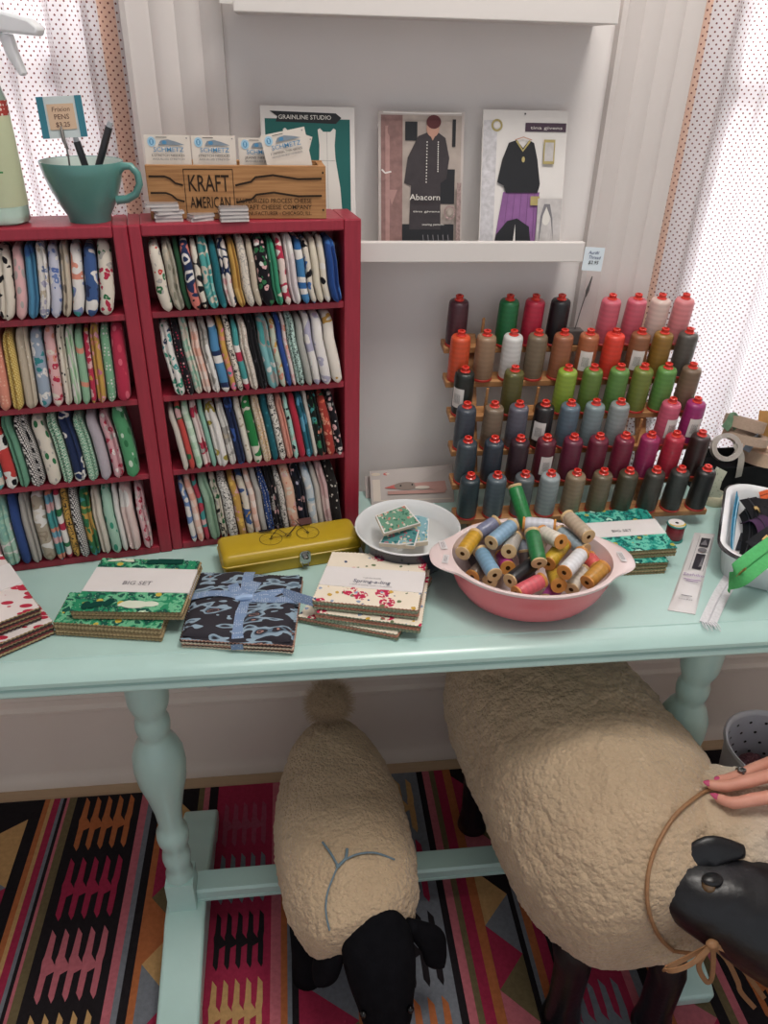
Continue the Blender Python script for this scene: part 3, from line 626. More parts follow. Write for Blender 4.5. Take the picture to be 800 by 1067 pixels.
CONES = [
 [(479,'4A2530','burgundy brown'),(532,'0F6B3C','emerald green'),(559,'B5213F','crimson'),(586,'14151C','black'),(639,'CC5F70','rose pink'),(666,'C85C6E','deep rose'),(691,'D6BDB4','pale blush'),(716,'D9868A','salmon pink')],
 [(481,'D3522E','bright orange'),(508,'9A7C62','taupe'),(536,'D5D5D3','white'),(562,'7B6B57','olive taupe'),(589,'9B6144','chestnut brown'),(616,'A8623F','copper'),(643,'E0402F','scarlet'),(670,'8E5A3C','cinnamon brown'),(694,'8E6A2A','bronze gold'),(720,'56514C','charcoal taupe')],
 [(485,'18201D','black-green'),(537,'5C5A30','dark olive'),(593,'8DA83C','lime green'),(620,'64813A','leaf green'),(648,'5F8A46','grass green'),(673,'75813A','olive green'),(698,'5F9148','fresh green'),(724,'7A6350','cocoa brown')],
 [(487,'3E4652','slate'),(516,'7C6A58','fawn'),(542,'5E5E6B','violet grey'),(569,'191619','black'),(596,'5C6F7D','dusty blue'),(622,'7F8F93','cool grey'),(648,'8F9797','silver grey'),(702,'C85A74','pink'),(728,'9C2C6E','magenta')],
 [(488,'3B4750','dark slate'),(516,'333D49','navy slate'),(543,'34202B','dark plum'),(571,'5A1C2E','burgundy'),(599,'66203A','wine red'),(626,'6A1B33','claret'),(653,'781D38','garnet'),(680,'98285A','raspberry'),(706,'B3283F','cherry red'),(733,'33201F','dark brown')],
 [(491,'2A3A42','dark teal'),(519,'56656F','steel blue'),(548,'5C6468','slate grey'),(575,'98A3A6','light grey'),(602,'8A7860','khaki'),(630,'6B5E49','olive brown'),(657,'48412F','dark khaki'),(685,'3A352E','brown black'),(711,'2E3230','charcoal'),(738,'16191A','jet black')]]
LBL = {(1,616),(1,670),(2,485),(3,569),(3,702),(3,728),(4,571)}
RW = ['top', 'second', 'third', 'fourth', 'fifth', 'bottom']
base_me = _base.build('flange', local=True); cap_me = _cap.build('cap', local=True, ang=50)
bm_, cm_ = base_me.data, cap_me.data
bpy.data.objects.remove(base_me); bpy.data.objects.remove(cap_me)
def child(name, me, parent):
    o = bpy.data.objects.new(name, me); COL.objects.link(o); o.parent = parent; return o
for i, row in enumerate(CONES):
    for k, (px, c, desc) in enumerate(row):
        x = conex(i, px)
        t = thing('thread_cone', '%s thread cone, %s from left in the %s row of the wooden rack' % (desc, ORD[k], RW[i]), 'thread cone', (x, YB[i], rowz[i]), (TILT, 0, 0), 'thread cones on the wooden rack')
        t.rotation_euler = (TILT, 0, 0)
        cone_body(thread_mat(c)).build('thread', t, local=True, ang=50)
        child('flange', bm_, t); child('cap', cm_, t)
        if (i, px) in LBL:
            m = MB(LABEL); n = 9; vs = []; a0 = {485: -2.95, 569: -2.75, 616: -2.5, 670: -2.45, 702: -2.0, 728: -2.2, 571: -2.15}[px]
            for q in range(n+1):
                a = a0+(1.25*q/n); 
                for z, r in ((.018, .0173), (.053, .0171)): vs.append((r*math.cos(a), r*math.sin(a), z))
            m.add(vs, [(2*q, 2*q+2, 2*q+3, 2*q+1) for q in range(n)])
            for q in range(11):
                a = a0+.30+.06*q; w = .012 if q % 3 else .022
                m.add([(  .0176*math.cos(a),   .0176*math.sin(a), .026), (  .0176*math.cos(a+w),   .0176*math.sin(a+w), .026), (.0174*math.cos(a+w), .0174*math.sin(a+w), .043), (.0174*math.cos(a), .0174*math.sin(a), .043)], [(0, 1, 2, 3)], BLACK)
            tag(m.build('paper_label', t, local=True), 'white label printed with black bars')
# ---- price card in a wire clip on the top rail
bx = conex(0, 607); STEEL = mat('brushed_steel', '6D6A68', .35, .5, metal=.8, var=.05); CARD = mat('pale_blue_card', 'D6E2EA', .6, var=.02)
INK = mat('blue_ink', '4A5A80', .6, var=0)
cl = thing('card_holder', 'metal block clip holding a handwritten price card on the top rail', 'card holder', (bx, YB[0], rowz[0]))
MB(mat('grey_metal_block', '6B6765', .45, .5, metal=.5)).box((bx-.0125, YB[0]-.010, rowz[0]), (bx+.0125, YB[0]+.010, rowz[0]+.024)).build('block', cl, smooth=False, bevel=.001)
q0 = V((bx, YB[0], rowz[0]+.024)); q1 = aty(617, 288, YB[0]-.004)
MB(STEEL).tube([q0, q0.lerp(q1, .5)+V((-.001, 0, 0)), q1], .0009, 8).build('wire', cl)
MB(STEEL).tube([q0.lerp(q1, .62), q0.lerp(q1, .74), q0.lerp(q1, .98)], [.0012, .0028, .0010], 8).build('clip', cl)
cd = aty(618, 270, YB[0]-.007); ca = thing('price_card', 'small pale blue price card held in the wire clip above the cones', 'price card', cd)
u = V((1, 0, -.06)).normalized(); w_ = V((-.05, .1, 1)).normalized()
def card(o, u, w_, W, H, th, m):
    n = u.cross(w_).normalized(); w2 = n.cross(u); P = [o-u*W/2-w2*H/2, o+u*W/2-w2*H/2, o+u*W/2+w2*H/2, o-u*W/2+w2*H/2]
    return MB(m).add([p-n*th for p in P]+P, [(3,2,1,0),(4,5,6,7),(0,1,5,4),(1,2,6,5),(2,3,7,6),(3,0,4,7)]), P
m, P = card(cd, u, w_, .033, .036, .0006, CARD); m.build('card', ca, smooth=False)
Art(P[0], P[1]-P[0], P[3]-P[0]).text('Aurifil', .015, .0255, INK, .0048, slant=.2).text('Thread', .0175, .0185, INK, .0048, slant=.2).text('$2.95', .017, .0105, BLACK, .0052, slant=.2).build('lettering', ca)
# ------------------------------------------------------------------ things lying on the table
def bilerp(Q, a, b): return (Q[0]*(1-a)+Q[1]*a)*(1-b)+(Q[3]*(1-a)+Q[2]*a)*b     # Q = front-left, front-right, back-right, back-left
def pinked(Q, z0, z1, layers, mside, mtop, parent, name='cloth_layers', seed=0, droop=0, tooth=.0026, slip=.0012):
    """a bundle of pinked cloth squares: each layer is a thin sheet with a zigzag edge"""
    r = random.Random(seed); mb = MB(); H = (z1-z0)/layers
    for k in range(layers):
        off = V((r.uniform(-slip, slip), r.uniform(-slip, slip), 0)); edge = []
        for i in range(4):
            a, b = Q[i], Q[(i+1) % 4]; L = (b-a).length; n = max(6, int(L/tooth/2)); d = (b-a).normalized(); nn = V((d.y, -d.x, 0))
            for j in range(2*n):
                p = a.lerp(b, j/(2*n)); edge.append(p+nn*(tooth*.28 if j % 2 else -tooth*.28)+off)
        N = len(edge); zb = z0+k*H; zt = zb+H*.93
        w1 = [r.uniform(0, 6) for _ in range(2)]
        def wz(p): return droop*(.5*math.sin(p.x*70+w1[0])+.5*math.sin(p.y*90+w1[1]))
        vs = [(p.x, p.y, zb+.15*H+ wz(p)) for p in edge]+[(p.x, p.y, zt+wz(p)) for p in edge]
        c = (Q[0]+Q[1]+Q[2]+Q[3])/4
        top = mtop if k == layers-1 else mside[k % len(mside)]
        mb.add(vs, [list(range(N))[::-1]]+[(i, (i+1) % N, N+(i+1) % N, N+i) for i in range(N)], mside[k % len(mside)])
        mb.add(vs[N:], [list(range(N))], top)
    o = mb.build(name, parent, smooth=False); return o
def quad_px(pts, z): return [atz(x, y, z) for x, y in pts]
def inset_world(Q, d=(0, 0)): return [p.copy() for p in Q]
def paper_band(Q, a0, a1, z, th, m, parent, name='paper_band', axis='v', hang=None):
    """band of paper round the bundle; spans the width, between fractions a0..a1 of the depth"""
    mb = MB(m); e = .0008
    P = [bilerp(Q, -.004, a0), bilerp(Q, 1.004, a0), bilerp(Q, 1.004, a1), bilerp(Q, -.004, a1)]
    up = [V((p.x, p.y, z+e)) for p in P]; lo = [V((p.x, p.y, z-th)) for p in P]
    mb.add(up+lo, [(0, 1, 2, 3), (0, 3, 7, 4), (1, 5, 6, 2), (7, 6, 5, 4), (0, 4, 5, 1), (3, 2, 6, 7)])
    return mb.build(name, parent, smooth=False), up
PAPER = mat('white_paper', 'E2DEDD', .6, var=.02)
TANE, TANE2 = mat('raw_edge_tan', 'B09C78', .95, .1), mat('raw_edge_brown', '7C6B50', .95, .1)
def greenprint(name, a, b, c, d, e, sc):
    t = NT(name); v = t.coord(); n = t.noise(v, sc, 2.5); vo = t.vor(v, sc*1.5); sep = t.new('ShaderNodeSeparateColor'); t.link(vo.outputs['Color'], sep.inputs[0])
    f = t.ramp(n, [(0, lin(a)), (.40, lin(b)), (.47, lin(a)), (.53, lin(c)), (.60, lin(b)), (.68, lin(d))])
    m1 = t.math('LESS_THAN', vo.outputs['Distance'], .30); m2 = t.math('GREATER_THAN', sep.outputs[0], .66)
    col = t.mix(t.math('MULTIPLY', m1, m2), f, lin(e))
    dn = t.vor(v, sc*7); col = t.mix(t.math('LESS_THAN', dn.outputs['Distance'], .16), col, lin(d))
    t.base(col); t.set(Roughness=.85); t.b.inputs['Specular IOR Level'].default_value = .15; return t.m
GPR = greenprint('green_garden_print', '2C8A63', '1D574A', '6DB78E', 'C6DFC0', 'C9B24C', 42)
TPR = greenprint('teal_meadow_print', '2A9588', '14625E', '66BFAA', 'B6E0CE', 'ADA54A', 45)
Z = TZ+.0004
# -- green pair, left
Qb = quad_px([(55, 648), (167, 655), (178, 621), (72, 617)], TZ+.024); 
t = thing('fabric_bundle', 'green-print pinked fabric bundle beneath the banded green one at the left', 'fabric bundle', sum(Qb, V())/4*1.0, 0, 'pinked fabric bundles on the table'); t.location.z = Z
pinked(Qb, Z, TZ+.0236, 10, [TANE, TANE, TANE2], GPR, t, seed=1, droop=.0003)
zq = TZ+.0245+.0155
Qt = quad_px([(73, 636), (189, 637.5), (209, 584), (108, 581)], zq)
t = thing('fabric_bundle', 'green-print fabric bundle with white paper band, stacked on top at the left', 'fabric bundle', sum(Qt, V())/4, 0, 'pinked fabric bundles on the table'); t.location.z = TZ+.0245
pinked(Qt, TZ+.0245, zq, 6, [TANE, TANE, TANE2], GPR, t, seed=2, droop=.0003)
b, up = paper_band(Qt, .34, .80, zq, .014, PAPER, t)
GY = mat('grey_ink', '77757A', .6, var=0)
Art(up[0], up[1]-up[0], up[3]-up[0]).text('BIG SET', .072, .017, GY, .0085, slant=.1).text('green garden'[:0] or 'a stack of', .070, .031, GY, .0035).build('lettering', b) if False else Art(up[0], up[1]-up[0], up[3]-up[0]).text('BIG SET', .072, .016, GY, .0085, slant=.1).build('lettering', b)
# white swan shape and leaves printed on the front
ar = Art(V((Qt[0].x, Qt[0].y, zq)), Qt[1]-Qt[0], Qt[3]-Qt[0], lift=.0006); LG = mat('print_pale', 'D5DDCB', .85, .1, var=0); DG = mat('print_dark_green', '14453C', .85, .1, var=0)
ar.ell(.083, .014, .019, .0085, LG).ell(.069, .016, .010, .004, LG, rot=.6).ell(.104, .015, .012, .006, LG).ell(.030, .012, .013, .006, DG, rot=.5).ell(.018, .010, .006, .009, DG).ell(.047, .017, .006, .010, DG, rot=-.4)
GQ = (Qt[3]-Qt[0]).length; ar.rect(.090, GQ*.87, .128, GQ*.97, DG).ell(.085, GQ*.91, .011, GQ*.05, DG).ell(.030, GQ*.93, .014, .003, LG, rot=.15).ell(.044, GQ*.925, .013, .003, LG, rot=-.2)
ar.build('print', t)
# -- red pair at the left edge of the frame
LEAFR = NT('red_leaf_print'); v = LEAFR.coord(); q_ = LEAFR.vor(LEAFR.scale(v, (1, 1.9, 1)), 46); LEAFR.base(LEAFR.mix(LEAFR.math('LESS_THAN', q_.outputs['Distance'], .40), lin('DDD4D1'), LEAFR.mix(LEAFR.math('LESS_THAN', q_.outputs['Distance'], .05), lin('B3243F'), lin('DDD4D1')))); LEAFR.set(Roughness=.9); LEAFR = LEAFR.m
def square_from(pr, br, w, z):
    fr_, br_ = atz(*pr, z), atz(*br, z); d = (br_-fr_); n = V((-d.y, d.x, 0)).normalized()
    return [fr_+n*w, fr_, br_, br_+n*w]
DKE = mat('raw_edge_dark', '4B3E3C', .95, .1); RDE = mat('raw_edge_red', '8E4A4A', .95, .1)
Qr = square_from((54, 647), (14, 600), .15, TZ+.024)
t = thing('fabric_bundle', 'red and white leaf-print fabric bundle at the bottom of the left-edge stack', 'fabric bundle', sum(Qr, V())/4, 0, 'pinked fabric bundles on the table'); t.location.z = Z
pinked(Qr, Z, TZ+.0235, 8, [DKE, TANE, RDE], LEAFR, t, seed=3, droop=.0004)
Qr2 = square_from((41, 632), (2, 577), .15, TZ+.046)
t = thing('fabric_bundle', 'red leaf-print fabric bundle with white band, on top at the left edge', 'fabric bundle', sum(Qr2, V())/4, 0, 'pinked fabric bundles on the table'); t.location.z = TZ+.0245
pinked(Qr2, TZ+.0245, TZ+.0455, 8, [DKE, TANE, RDE], LEAFR, t, seed=4, droop=.0004)
paper_band(Qr2, .42, .80, TZ+.046, .018, PAPER, t)
# -- charcoal bundle tied with blue ribbon
CHB = NT('charcoal_bird_print'); v = CHB.coord(); n = CHB.noise(CHB.scale(v, (1, 2.4, 1)), 34, 1)
CHB.base(CHB.ramp(n, [(0, lin('2A2730')), (.53, lin('8FA5B6')), (.62, lin('5F7486')), (.66, lin('2A2730')), (.73, lin('B98A80')), (.75, lin('2A2730'))])); CHB.set(Roughness=.85); CHB = CHB.m
PEACHE = mat('raw_edge_peach', 'C79C8A', .95, .1); CRE = mat('raw_edge_cream', 'D5C9B4', .95, .1)
Qc = quad_px([(189, 674), (305, 681), (315, 608), (207, 604)], TZ+.002)
t = thing('fabric_bundle', 'charcoal bird-print fabric bundle tied with a pale blue dotted ribbon', 'fabric bundle', sum(Qc, V())/4, 0, 'pinked fabric bundles on the table'); t.location.z = Z
pinked(Qc, Z, TZ+.0165, 6, [CRE, DKE, PEACHE, CRE, DKE, PEACHE], CHB, t, seed=5, droop=.0012)
G = 28; mb = MB(CHB); vs = []
def puff(a, b):
    e = min(a, 1-a, b, 1-b); h = .0195+.007*(1-math.exp(-e*14))+.003*math.sin(a*9+b*4)*math.sin(b*8+.6)
    h -= .007*math.exp(-((b-.56)/.06)**2)*(1-math.exp(-e*20))*.6+.005*math.exp(-((a-.5)/.06)**2)*.6
    h -= .010*math.exp(-(b/.05)**2)*math.sin(a*PI)
    return h
for j in range(G+1):
    for i in range(G+1):
        a, b = i/G, j/G; p = bilerp(Qc, .02+.96*a+.004*math.sin(b*23), .02+.96*b+.005*math.sin(a*19)); vs.append((p.x, p.y, TZ+puff(a, b)))
N = (G+1)**2
vs += [(x, y, z-.0012) for x, y, z in vs]
fs = [(j*(G+1)+i, j*(G+1)+i+1, (j+1)*(G+1)+i+1, (j+1)*(G+1)+i) for j in range(G) for i in range(G)]
fs += [tuple(N+q for q in f[::-1]) for f in fs]
rim = [i for i in range(G)]+[G+j*(G+1) for j in range(G)]+[G*(G+1)+G-i for i in range(G)]+[(G-j)*(G+1) for j in range(G)]
fs += [(rim[k], N+rim[k], N+rim[(k+1) % len(rim)], rim[(k+1) % len(rim)]) for k in range(len(rim))]
mb.add(vs, fs).build('top_cloth', t, fix=True, ang=60)
RIB = fab('dots', '86A3CC', 'C9D6EA', s=1.6)
rb = MB(RIB)
def top_pt(a, b, e=.0012): p = bilerp(Qc, a, b); return V((p.x, p.y, TZ+puff(min(max(a, 0), 1), min(max(b, 0), 1))+e))
pts = [top_pt(.505, b) for b in [i/20 for i in range(0, 21)]]; pts = [V((pts[0].x, pts[0].y-.001, TZ+.004)), V((pts[0].x, pts[0].y-.002, TZ+.014))]+pts
rb.strip(pts, (0, 0, 1) if False else [(0, -1, .1)]*2+[(0, -.6, 1)]+[(0, 0, 1)]*20, .016, .0009)
pts = [top_pt(a, .56+.02*math.sin(a*5), .0024) for a in [i/20 for i in range(0, 21)]]; rb.strip(pts, (0, 0, 1), .013, .0009)
k = top_pt(.5, .56, .004)
tail = aty(327, 627, (atz(327, 627, TZ+.03)).y)
rb.strip([k, k+V((.03, .002, .003)), V((k.x+.055, k.y+.004, k.z+.004)), atz(326, 627, TZ+.040)], [(0, -.3, 1), (0, -.5, 1), (0, -.7, .7), (0, -.9, .4)], [.008, .014, .014, .013], .0009)
rb.strip([k, k+V((-.012, .012, .006)), k+V((-.018, .030, .004)), k+V((-.020, .042, .000))], (0, -.2, 1), [.010, .016, .017, .016], .0009)
rb.strip([k, k+V((.010, .012, .007)), k+V((.016, .030, .006)), k+V((.018, .041, .001))], (0, -.2, 1), [.010, .016, .017, .015], .0009)
rb.build('ribbon', t, fix=True)
MB(mat('ribbon_pale', '9DB6D8', .6)).tube([k+V((-.012, -.002, .001)), k+V((0, 0, .003)), k+V((.012, .001, .001))], [.004, .0058, .004], 10).build('ribbon_knot', t)
# -- floral bundles, centre
def floral_top(name):
    t = NT(name); v = t.coord(); vo = t.vor(v, 80); sep = t.new('ShaderNodeSeparateColor'); t.link(vo.outputs['Color'], sep.inputs[0])
    nz = t.noise(v, 160, 3); d = t.math('ADD', vo.outputs['Distance'], t.math('MULTIPLY', t.math('SUBTRACT', nz, .5), .5))
    m = t.math('LESS_THAN', d, .27); big = t.math('MULTIPLY', t.math('LESS_THAN', t.vor(v, 27).outputs['Distance'], .30), t.math('GREATER_THAN', t.noise(v, 210, 2), .48))
    col = t.mix(m, lin('E8DDCB'), t.ramp(sep.outputs[0], [(0, lin('3C4A70')), (.3, lin('6C7A58')), (.52, lin('E8DDCB')), (.72, lin('C9A24A')), (.80, lin('8FA0B8'))]))
    col = t.mix(big, col, lin('BE2C50')); t.base(col); t.set(Roughness=.85); t.b.inputs['Specular IOR Level'].default_value = .15; return t.m
FLO = floral_top('cream_rose_print'); PE = mat('raw_edge_salmon', 'C08B76', .95, .1); SG = mat('raw_edge_sage', '8C9680', .95, .1)
edges = [SG, SG, PE, PE]
z1, z2, z3 = TZ+.0125, TZ+.027, TZ+.0445
Q3 = quad_px([(311, 642), (414, 661), (450, 600), (352, 588)], z1)
t = thing('fabric_bundle', 'turned cream floral fabric bundle at the bottom of the rose-print stack', 'fabric bundle', sum(Q3, V())/4, 0, 'pinked fabric bundles on the table'); t.location.z = Z
pinked(Q3, Z, z1, 5, edges, FLO, t, seed=6, droop=.0004)
Q2 = quad_px([(329, 638), (438, 652), (447, 592), (346, 586)], z2)
t = thing('fabric_bundle', 'cream floral fabric bundle in the middle of the rose-print stack', 'fabric bundle', sum(Q2, V())/4, 0, 'pinked fabric bundles on the table'); t.location.z = z1+.001
pinked(Q2, z1+.001, z2, 6, edges, FLO, t, seed=7, droop=.0004)
Q1 = quad_px([(326, 625), (436, 636), (446, 580), (347, 575)], z3)
t = thing('fabric_bundle', 'cream rose-print fabric bundle with lettered paper band, topmost by the white bowl', 'fabric bundle', sum(Q1, V())/4, 0, 'pinked fabric bundles on the table'); t.location.z = z2+.001
pinked(Q1, z2+.001, z3, 7, edges, FLO, t, seed=8, droop=.0005)
b, up = paper_band(Q1, .30, .68, z3, .015, PAPER, t)
NV = mat('navy_ink', '3F4560', .6, var=0)
W1 = (up[1]-up[0]).length
Art(up[0], up[1]-up[0], up[3]-up[0]).text('Spring-a-ling', W1*.50, .0115, NV, .0075, slant=.15).text('a garden bundle', W1*.5, .0225, GY, .0028).text('a stack of quilting cotton in floral prints', W1*.5, .0045, GY, .0026).build('lettering', b)
# -- teal bundles, right of the bowl
z1, z2, z3 = TZ+.012, TZ+.024, TZ+.040
for i, (pts, z0, zz, lab) in enumerate((
  ([(585, 597), (694, 591), (662, 551), (590, 556)], Z, z1, 'teal fabric bundle at the bottom of the stack behind the pink bowl'),
  ([(590, 590), (697, 585), (668, 541), (592, 545)], z1+.0008, z2, 'teal fabric bundle in the middle of the stack behind the pink bowl'),
  ([(597, 578), (706, 571), (672, 529), (594, 534)], z2+.0008, z3, 'teal-print fabric bundle with white paper band, topmost behind the pink bowl'))):
    Q = quad_px(pts, zz); t = thing('fabric_bundle', lab, 'fabric bundle', sum(Q, V())/4, 0, 'pinked fabric bundles on the table'); t.location.z = z0
    pinked(Q, z0, zz, 6, [TANE, mat('raw_edge_olive', '8F9270', .95, .1), TANE2], TPR, t, seed=10+i, droop=.0004)
    if i == 2:
        b, up = paper_band(Q, .34, .70, zz, .013, PAPER, t); W1 = (up[1]-up[0]).length
        Art(up[0], up[1]-up[0], up[3]-up[0]).text('BIG SET', W1*.56, .011, GY, .007, slant=.1).build('lettering', b)

# ------------------------------------------------------------------ mustard tin with a bicycle
MUS = mat('mustard_enamel', 'B79A24', .38, .45, var=.04, vs=14, coat=.1)
fl, fr = atz(234, 606, TZ), atz(377, 582, TZ); eu = (fr-fl).normalized(); en = V((-eu.y, eu.x, 0)); Lx = (fr-fl).length
ztop = atp(229, 583, fl, en).z; D = (atz(217.5, 559.5, ztop)-fl).dot(en); Ht = ztop-TZ
tin = thing('tin_box', 'mustard yellow hinged tin with a bicycle drawn on its lid', 'tin', fl, math.atan2(eu.y, eu.x))
def rr(x0, y0, x1, y1, r, n=5):
    out = []
    for cx, cy, a in ((x1-r, y0+r, -PI/2), (x1-r, y1-r, 0), (x0+r, y1-r, PI/2), (x0+r, y0+r, PI)):
        out += [(cx+r*math.cos(a+PI/2*k/n), cy+r*math.sin(a+PI/2*k/n)) for k in range(n+1)]
    return out
hl = Ht*.50
MB(MUS).prism(rr(.002, .002, Lx-.002, D-.002, .008), .0003, hl).build('body', tin, local=True, ang=30, bevel=.0015)
lid = MB(MUS); 
lay_ = [(0, 0, hl+.0006), (-.0012, .0, hl+.0012), (-.0012, 0, hl+.003), (0, 0, hl+.004), (0, 0, Ht-.010), (.0012, 0, Ht-.005), (.004, 0, Ht-.0015), (.008, 0, Ht)]
rings = [rr(i, i, Lx-i, D-i, .008) for i, _, _ in lay_]; n = len(rings[0]); vs = []
for (i, _, z), rg in zip(lay_, rings): vs += [(x, y, z) for x, y in rg]
lid.add(vs, [list(range(n))[::-1], [(len(lay_)-1)*n+k for k in range(n)]]+[(i*n+k, i*n+(k+1) % n, (i+1)*n+(k+1) % n, (i+1)*n+k) for i in range(len(lay_)-1) for k in range(n)])
lido = lid.build('lid', tin, local=True, ang=40)
CHR = mat('chrome', 'B9B7B4', .16, .5, metal=1, var=0)
lx = Lx*.575
lt = MB(CHR); MY = Matrix.Translation((lx, -.0018, 0)) @ Matrix.Rotation(PI/2, 4, 'X')
lt.prism(rr(-.0085, hl-.010, .0085, hl+.013, .005), 0, .0016, M=MY)
lt.prism(rr(-.006, hl-.006, .006, hl+.010, .004), .0017, .0045, M=MY)
lt.lathe([(.0045, 0), (.0045, .004), (.003, .0055), (0, .006)], 16, M=Matrix.Translation((lx, -.006, hl+.003)) @ Matrix.Rotation(PI/2, 4, 'X'))
lt.tube([(lx-.0055, -.003, hl-.008), (lx-.004, -.005, hl-.013), (lx+.004, -.005, hl-.013), (lx+.0055, -.003, hl-.008)], .0012, 8)
tag(lt.build('latch', tin, local=True, ang=30), 'chrome snap latch')
# bicycle drawing on the lid
a = Art(V((0, 0, Ht)), (1, 0, 0), (0, 1, 0), lift=.0002); s_ = .088; ox, oy = Lx*.29, D*.22; k_ = BLACK
PUR = mat('basket_print', '5A3A38', .6, var=0)
def B(x, y): return (ox+x*s_, oy+y*s_)
for wx in (.19, .86):
    a.ring(*B(wx, .22), .20*s_, .0009, k_, rb=.20*s_); a.ring(*B(wx, .22), .02*s_, .0012, k_)
    for q in range(6): a.line([B(wx, .22), (B(wx, .22)[0]+.19*s_*math.cos(q*PI/3+.3), B(wx, .22)[1]+.19*s_*math.sin(q*PI/3+.3))], .00025, k_)
for P_ in ([(.19, .22), (.50, .20), (.74, .52), (.38, .50), (.19, .22)], [(.38, .58), (.36, .48), (.50, .20)], [(.86, .22), (.76, .50), (.73, .66), (.60, .70)], [(.50, .20), (.60, .34), (.74, .52)]): a.line([B(*q) for q in P_], .0013, k_)
a.poly([B(.28, .57), B(.47, .57), B(.49, .61), B(.30, .62)], k_); a.poly([B(.02, .43), B(.26, .43), B(.26, .49), B(.02, .49)], k_)
a.poly([B(.79, .46), B(1.0, .46), B(1.03, .68), B(.76, .68)], PUR).ring(*B(.50, .20), .05*s_, .001, k_); a.line([B(.46, .14), B(.55, .26)], .001, k_)
a.build('bicycle_drawing', lido, local=True)

# ------------------------------------------------------------------ white enamel bowl and its little charm packs
ENW = mat('white_enamel', 'E8EBED', .22, .5, var=.02, coat=.4); ENN = mat('navy_enamel', '1C2233', .25, .5, var=.03, coat=.4)
cb = atz(427, 549, TZ+.064); cb.z = TZ; cb.x -= .003; cb.y += .003
bw = thing('enamel_bowl', 'white enamel bowl with navy outside, beside the pink casserole', 'bowl', cb)
R1 = .0835
MB(ENN).lathe([(0, .0003), (.052, .0003), (.056, .002), (.067, .014), (.0755, .036), (.079, .056), (.0800, .0615)], 56, cap=False).build('outer_shell', bw, local=True, ang=60)
MB(ENW).lathe([(.0800, .0615), (.0825, .0630), (.0826, .0647), (.0810, .0655), (.0780, .0620), (.0740, .040), (.0650, .018), (.053, .0065), (.040, .0045), (0, .0040)], 56, cap=False).build('inner_glaze', bw, local=True, ang=60)
def tile(lab, pts, z, m, thick=.010, tilt=None):
    Q = [atz(x, y, zz) for (x, y), zz in zip(pts, z)]
    n = (Q[1]-Q[0]).cross(Q[3]-Q[0]).normalized(); c = sum(Q, V())/4
    t = thing('charm_pack', lab, 'charm pack', c-n*thick, 0, 'little charm packs in the white bowl')
    mb = MB(PAPER); lo = [p-n*thick for p in Q]
    mb.add(lo+Q, [(3,2,1,0),(0,1,5,4),(1,2,6,5),(2,3,7,6),(3,0,4,7)], CRE); mb.add(Q, [(0,1,2,3)], PAPER)
    cc = [p*.93+c*.07+n*.0003 for p in Q]; mb.add(cc, [(0,1,2,3)], m)
    mb.build('cloth_squares', t, smooth=False)
F1 = fab('floral', '6FA98C', 'D98A78', 'E8E0CC', '3F7F66', s=1.5); F2 = fab('floral', '4E9A9A', 'E0D8C4', 'C86B78', '2F6F78', s=1.5); F3 = fab('floral', '8CC0CC', 'E6D79A', '5FA3B5', 'E8EEF0', s=1.5)
zb_ = TZ
tile('pale blue floral charm pack at the right in the white bowl', [(414, 568), (446, 564), (447, 537), (424, 536)], [zb_+.034, zb_+.034, zb_+.040, zb_+.040], F3, .008)
tile('teal floral charm pack lying in front in the white bowl', [(395, 566), (432, 569), (437, 552), (404, 549)], [zb_+.032, zb_+.032, zb_+.042, zb_+.042], F2, .008)
tile('green floral charm pack propped on the others in the white bowl', [(400, 556), (438, 545), (422, 526), (391, 537)], [zb_+.050, zb_+.054, zb_+.066, zb_+.060], F1, .006)

# ------------------------------------------------------------------ pink oval casserole and spools of thread
OP = mat('opal_glass_white', 'E6D3D2', .15, .5, var=.01, coat=.5); PK = mat('pink_glass', 'E87A82', .2, .4, var=.01)
cp = atz(554.5, 578, TZ+.074); ROT = -.10; RX, RY = .1225, .100
po = thing('casserole_dish', 'pink oval glass casserole with white inside, full of wooden thread spools', 'dish', (cp.x, cp.y, TZ), ROT)
def oval(layers, m, name, tabs=False, seg=96):
    mb = MB(m); vs = []
    for r, z, tb in layers:
        for k in range(seg):
            a = 2*PI*k/seg; e = tb*(math.exp(-((a if a < PI else a-2*PI)/.40)**4)+math.exp(-((a-PI)/.40)**4))
            vs.append(((RX*r+e)*math.cos(a), (RY*r+e*.4)*math.sin(a), z-(e*.12 if tb else 0)))
    n = len(layers); fs = [(i*seg+k, i*seg+(k+1) % seg, (i+1)*seg+(k+1) % seg, (i+1)*seg+k) for i in range(n-1) for k in range(seg)]
    mb.add(vs, fs); return mb.build(name, po, local=True, ang=50)
oval([(0, .0004, 0), (.60, .0004, 0), (.66, .002, 0), (.78, .012, 0), (.89, .030, 0), (.955, .050, 0), (.985, .066, 0), (1.0, .0685, .018), (1.02, .0695, .022)], PK, 'pink_outer')
oval([(1.02, .0695, .022), (1.03, .072, .024), (1.025, .0740, .022), (.995, .0745, .012), (.955, .0725, 0), (.93, .060, 0), (.885, .040, 0), (.80, .020, 0), (.66, .0075, 0), (.5, .005, 0), (0, .0045, 0)], OP, 'white_inner')
STK = mat('clear_sticker', 'D9D5D6', .3, var=0)
